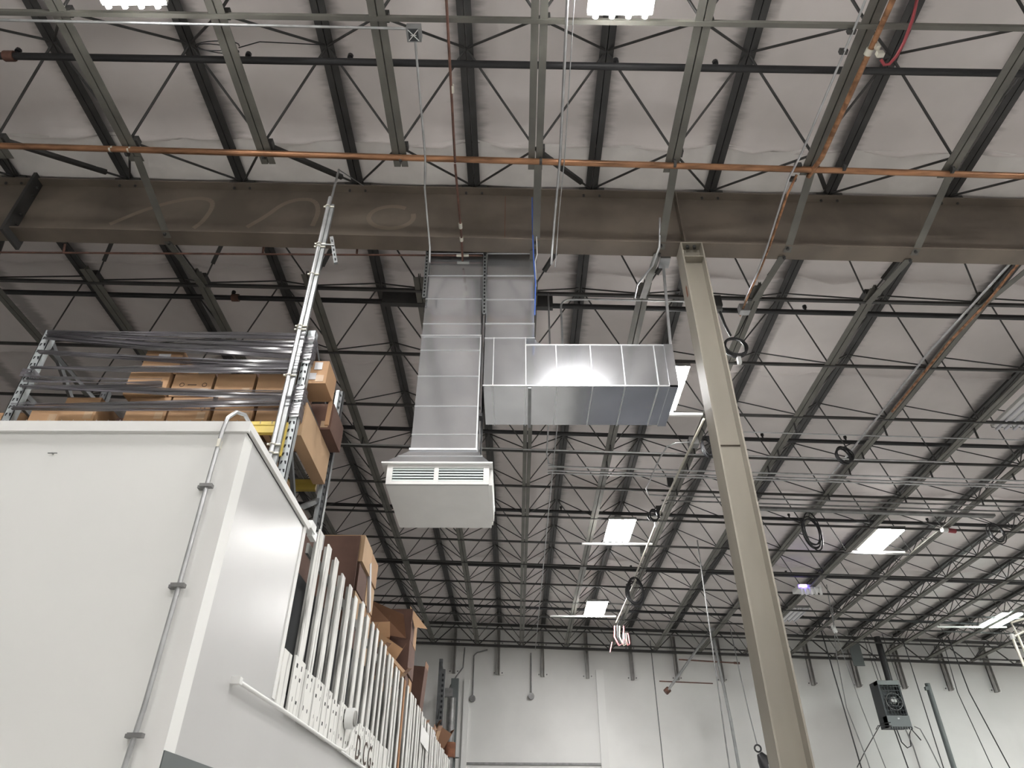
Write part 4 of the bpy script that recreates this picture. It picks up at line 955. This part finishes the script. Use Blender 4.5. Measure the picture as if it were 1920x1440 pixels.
# ---- stretch film bands
def film_band(z0l, z1l, z0r, z1r, n, lab, y=5.0, xl=-4.32, xr=-1.93):
    rnd = random.Random(int(z0l*977)); mb = MB(); S = 14
    for k in range(n):
        f = (k+rnd.uniform(.1, .9))/n; g = (k+rnd.uniform(0, 1))/n
        al = z0l+(z1l-z0l)*f; ar = z0r+(z1r-z0r)*g; hl = rnd.uniform(.010, .018); hr = (z1r-z0r)/n*rnd.uniform(.9, 1.5)+.012
        yy = y+rnd.uniform(-.012, .03); ph = rnd.uniform(0, 6); pts = []
        for i in range(S+1):
            u = i/S; z_ = al+(ar-al)*u-.012*math.sin(math.pi*u)*rnd.uniform(.6, 1.2); h = (hl+(hr-hl)*u)*.5
            tw = .012*math.sin(ph+u*5)
            pts += [(xl+(xr-xl)*u, yy-tw, z_-h), (xl+(xr-xl)*u, yy+tw, z_+h)]
        mb.add(pts, [(2*i, 2*i+2, 2*i+3, 2*i+1) for i in range(S)], True)
    single(mb, 'stretch_wrap_band', 'film', lab, 'plastic wrap', 'stretch wrap bands across the rack')
film_band(5.62, 5.72, 5.40, 5.67, 26, 'widest grey stretch wrap band across the top of the rack')
film_band(5.465, 5.475, 5.27, 5.38, 8, 'second grey stretch wrap band from the top, thin at its left end')
film_band(5.29, 5.30, 5.22, 5.34, 8, 'third stretch wrap band from the top, crossing before the second row cartons')
film_band(5.10, 5.20, 5.10, 5.16, 5, 'faint loose stretch wrap band left of the second row cartons', xr=-3.1)
film_band(5.08, 5.10, 4.95, 5.06, 9, 'stretch wrap band below the second row cartons')
film_band(4.86, 4.90, 4.86, 4.97, 9, 'lowest stretch wrap band just above the bottom row cartons')
def film_sleeve(x, z0, z1, lab):
    rnd = random.Random(int(z0*100)); mb = MB(); n = int((z1-z0)/.03)
    for i in range(n):
        z_ = z0+(z1-z0)*i/n; a, b = z_+rnd.uniform(-.01, .01), z_+rnd.uniform(.02, .04); y = 5.035-rnd.uniform(0, .012)
        mb.quad((x-.05, y, a), (x+.05, y-.004, a+rnd.uniform(-.01, .01)), (x+.05, y, b), (x-.05, y-.004, b))
        mb.quad((x+.05, y, a), (x+.052, 5.14, a), (x+.052, 5.14, b), (x+.05, y, b))
    single(mb, 'stretch_wrap_sleeve', 'film', lab, 'plastic wrap')
film_sleeve(-1.90, 5.38, 5.68, 'crumpled stretch wrap round the top of the right rack post')
film_sleeve(-1.90, 4.80, 5.12, 'crumpled stretch wrap round the middle of the right rack post')
film_sleeve(-4.35, 5.2, 5.3, 'dark knot of stretch wrap on the left rack post')

# ---- stacked cardboard behind the pallets
def stack(x0, x1, y0, y1, z0, z1, n, m, lab, group='cardboard stacks behind the pallets', jit=.03):
    rnd = random.Random(int(y0*10)); t = thing('cardboard_stack', lab, 'cardboard', ((x0+x1)/2, y0, z0), group)
    for i in range(n):
        a = z0+(z1-z0)*i/n; b = z0+(z1-z0)*(i+1)/n-.008
        dx, dy = rnd.uniform(-jit, jit), rnd.uniform(-jit, jit)
        B(x0, x1+dx, y0+dy, (y0+y1)/2-.01, a, b).build('bundle', m if i % 2 else 'card3', t)
        B(x0, x1+dx*.5, (y0+y1)/2+.01, y1+dy, a+.01, b).build('bundle', 'card' if i % 2 else m, t)
    return t
t = stack(-2.55, -1.80, 7.85, 8.85, 2.3, 4.93, 8, 'card2', 'tall stack of flattened cardboard behind the nearest pallets')
B(-2.56, -1.83, 7.80, 7.815, 2.3, 4.90).build('front_sheet', 'card3', t)
B(-2.28, -2.25, 7.79, 7.80, 4.72, 4.90).build('white_strip', 'label', t)
MB().beam((-1.79, 8.3, 4.75), (-1.79, 8.6, 4.25), .03, .09, up=(0, 0, 1)).build('white_foam_strip', 'label', t)
t = stack(-3.1, -1.85, 12.6, 13.4, 2.3, 5.55, 6, 'card3', 'tall dark stack of cardboard with loose flaps in the middle of the row')
MB().add([(-3.3, 12.5, 5.25), (-2.6, 12.3, 5.62), (-1.95, 12.3, 5.35), (-1.9, 12.5, 5.0), (-2.7, 12.4, 5.1), (-3.3, 12.5, 4.9)], [(0, 1, 4, 5), (1, 2, 3, 4)]).build('loose_flap', 'cardedge', t)
MB().add([(-1.9, 12.6, 5.6), (-1.85, 13.2, 5.5), (-1.6, 13.0, 5.3), (-1.8, 12.7, 5.25)], [(0, 1, 2, 3)]).build('loose_flap', 'card', t)
def tilted_box(c, sz, rot, m, lab):
    t = thing('cardboard_box', lab, 'box', c, 'loose cartons behind the pallets')
    x, y, z_ = [s_/2 for s_ in sz]
    o = B(-x, x, -y, y, -z_, z_)
    me = bpy.data.meshes.new('body'); me.from_pydata(o.v, [], o.f); me.materials.append(M[m])
    b = bpy.data.objects.new('body', me); COL.objects.link(b); b.parent = t
    f = B(-x, -x+.004, -y, y, z_, z_+.12).box(x-.004, x, -y, y, z_-.0, z_+.1); me2 = bpy.data.meshes.new('flap'); me2.from_pydata(f.v, [], f.f); me2.materials.append(M['cardedge'])
    b2 = bpy.data.objects.new('flap', me2); COL.objects.link(b2); b2.parent = t
    t.rotation_euler = rot
tilted_box((-2.15, 11.6, 4.55), (.55, .5, .35), (.1, .5, .3), 'card', 'tan open carton tilting right on the heap behind the pallets')
tilted_box((-1.95, 11.2, 4.2), (.5, .4, .30), (.3, .75, .2), 'card', 'tan carton tumbling at the front of the heap, its corner over the pallets')
tilted_box((-2.4, 11.9, 4.9), (.6, .5, .25), (0, -.1, .2), 'card', 'flat tan carton lying on top of the tilted one')
tilted_box((-1.95, 14.2, 4.35), (.4, .5, 1.1), (.05, .08, 0), 'card3', 'big dark brown carton standing behind the pallet row past the heap')
tilted_box((-1.78, 16.2, 4.02), (.3, .5, .3), (.2, .3, 0), 'card', 'small carton at the far end of the pallet row')
tilted_box((-1.7, 17.2, 4.1), (.35, .4, .45), (.1, .5, .3), 'cardedge', 'brown open carton leaning at the very end of the pallet row')
tilted_box((-1.75, 15.3, 3.93), (.3, .4, .12), (.0, .1, 0), 'label', 'crumpled white bag on the pallet row beyond the dark carton')
stack(-2.6, -1.78, 9.6, 10.9, 2.3, 4.1, 5, 'card', 'low stack of cardboard between the tall stack and the tumbled cartons')
stack(-2.7, -1.85, 11.0, 12.5, 2.3, 4.0, 5, 'card3', 'dark stack of cardboard under the tumbled cartons')
stack(-2.4, -1.75, 13.9, 17.6, 2.3, 3.85, 5, 'card3', 'long low stack of dark cardboard at the far end of the pallet row')
# mezzanine deck carrying the stacks
struct(B(-9, RX-.11, RY2, 20, 2.2, 2.3), 'floor_mezzanine', 'card3')
# second rack frame far left
t = thing('rack_frame', 'slotted rack upright standing beyond the far end of the pallet row', 'rack', (-1.8, 20, 2.3))
B(-2.08, -1.98, 20.0, 20.1, 0, 6.5).build('upright', 'rackdark', t)
B(-1.90, -1.80, 19.0, 19.1, 0, 6.0).build('upright', 'rackdark', t)
MB().beam((-2.03, 20, 6.4), (-1.85, 19.1, 5.9), .04, .04).beam((-2.03, 20, 5.0), (-1.85, 19.1, 5.6), .03, .03).beam((-2.03, 20, 4.9), (-1.85, 19.1, 4.4), .03, .03).build('frame_brace', 'rackdark', t)
for k in range(14): B(-1.88, -1.83, 18.99, 19.0, 4.2+k*.125, 4.26+k*.125).build('slot', 'dark', t)
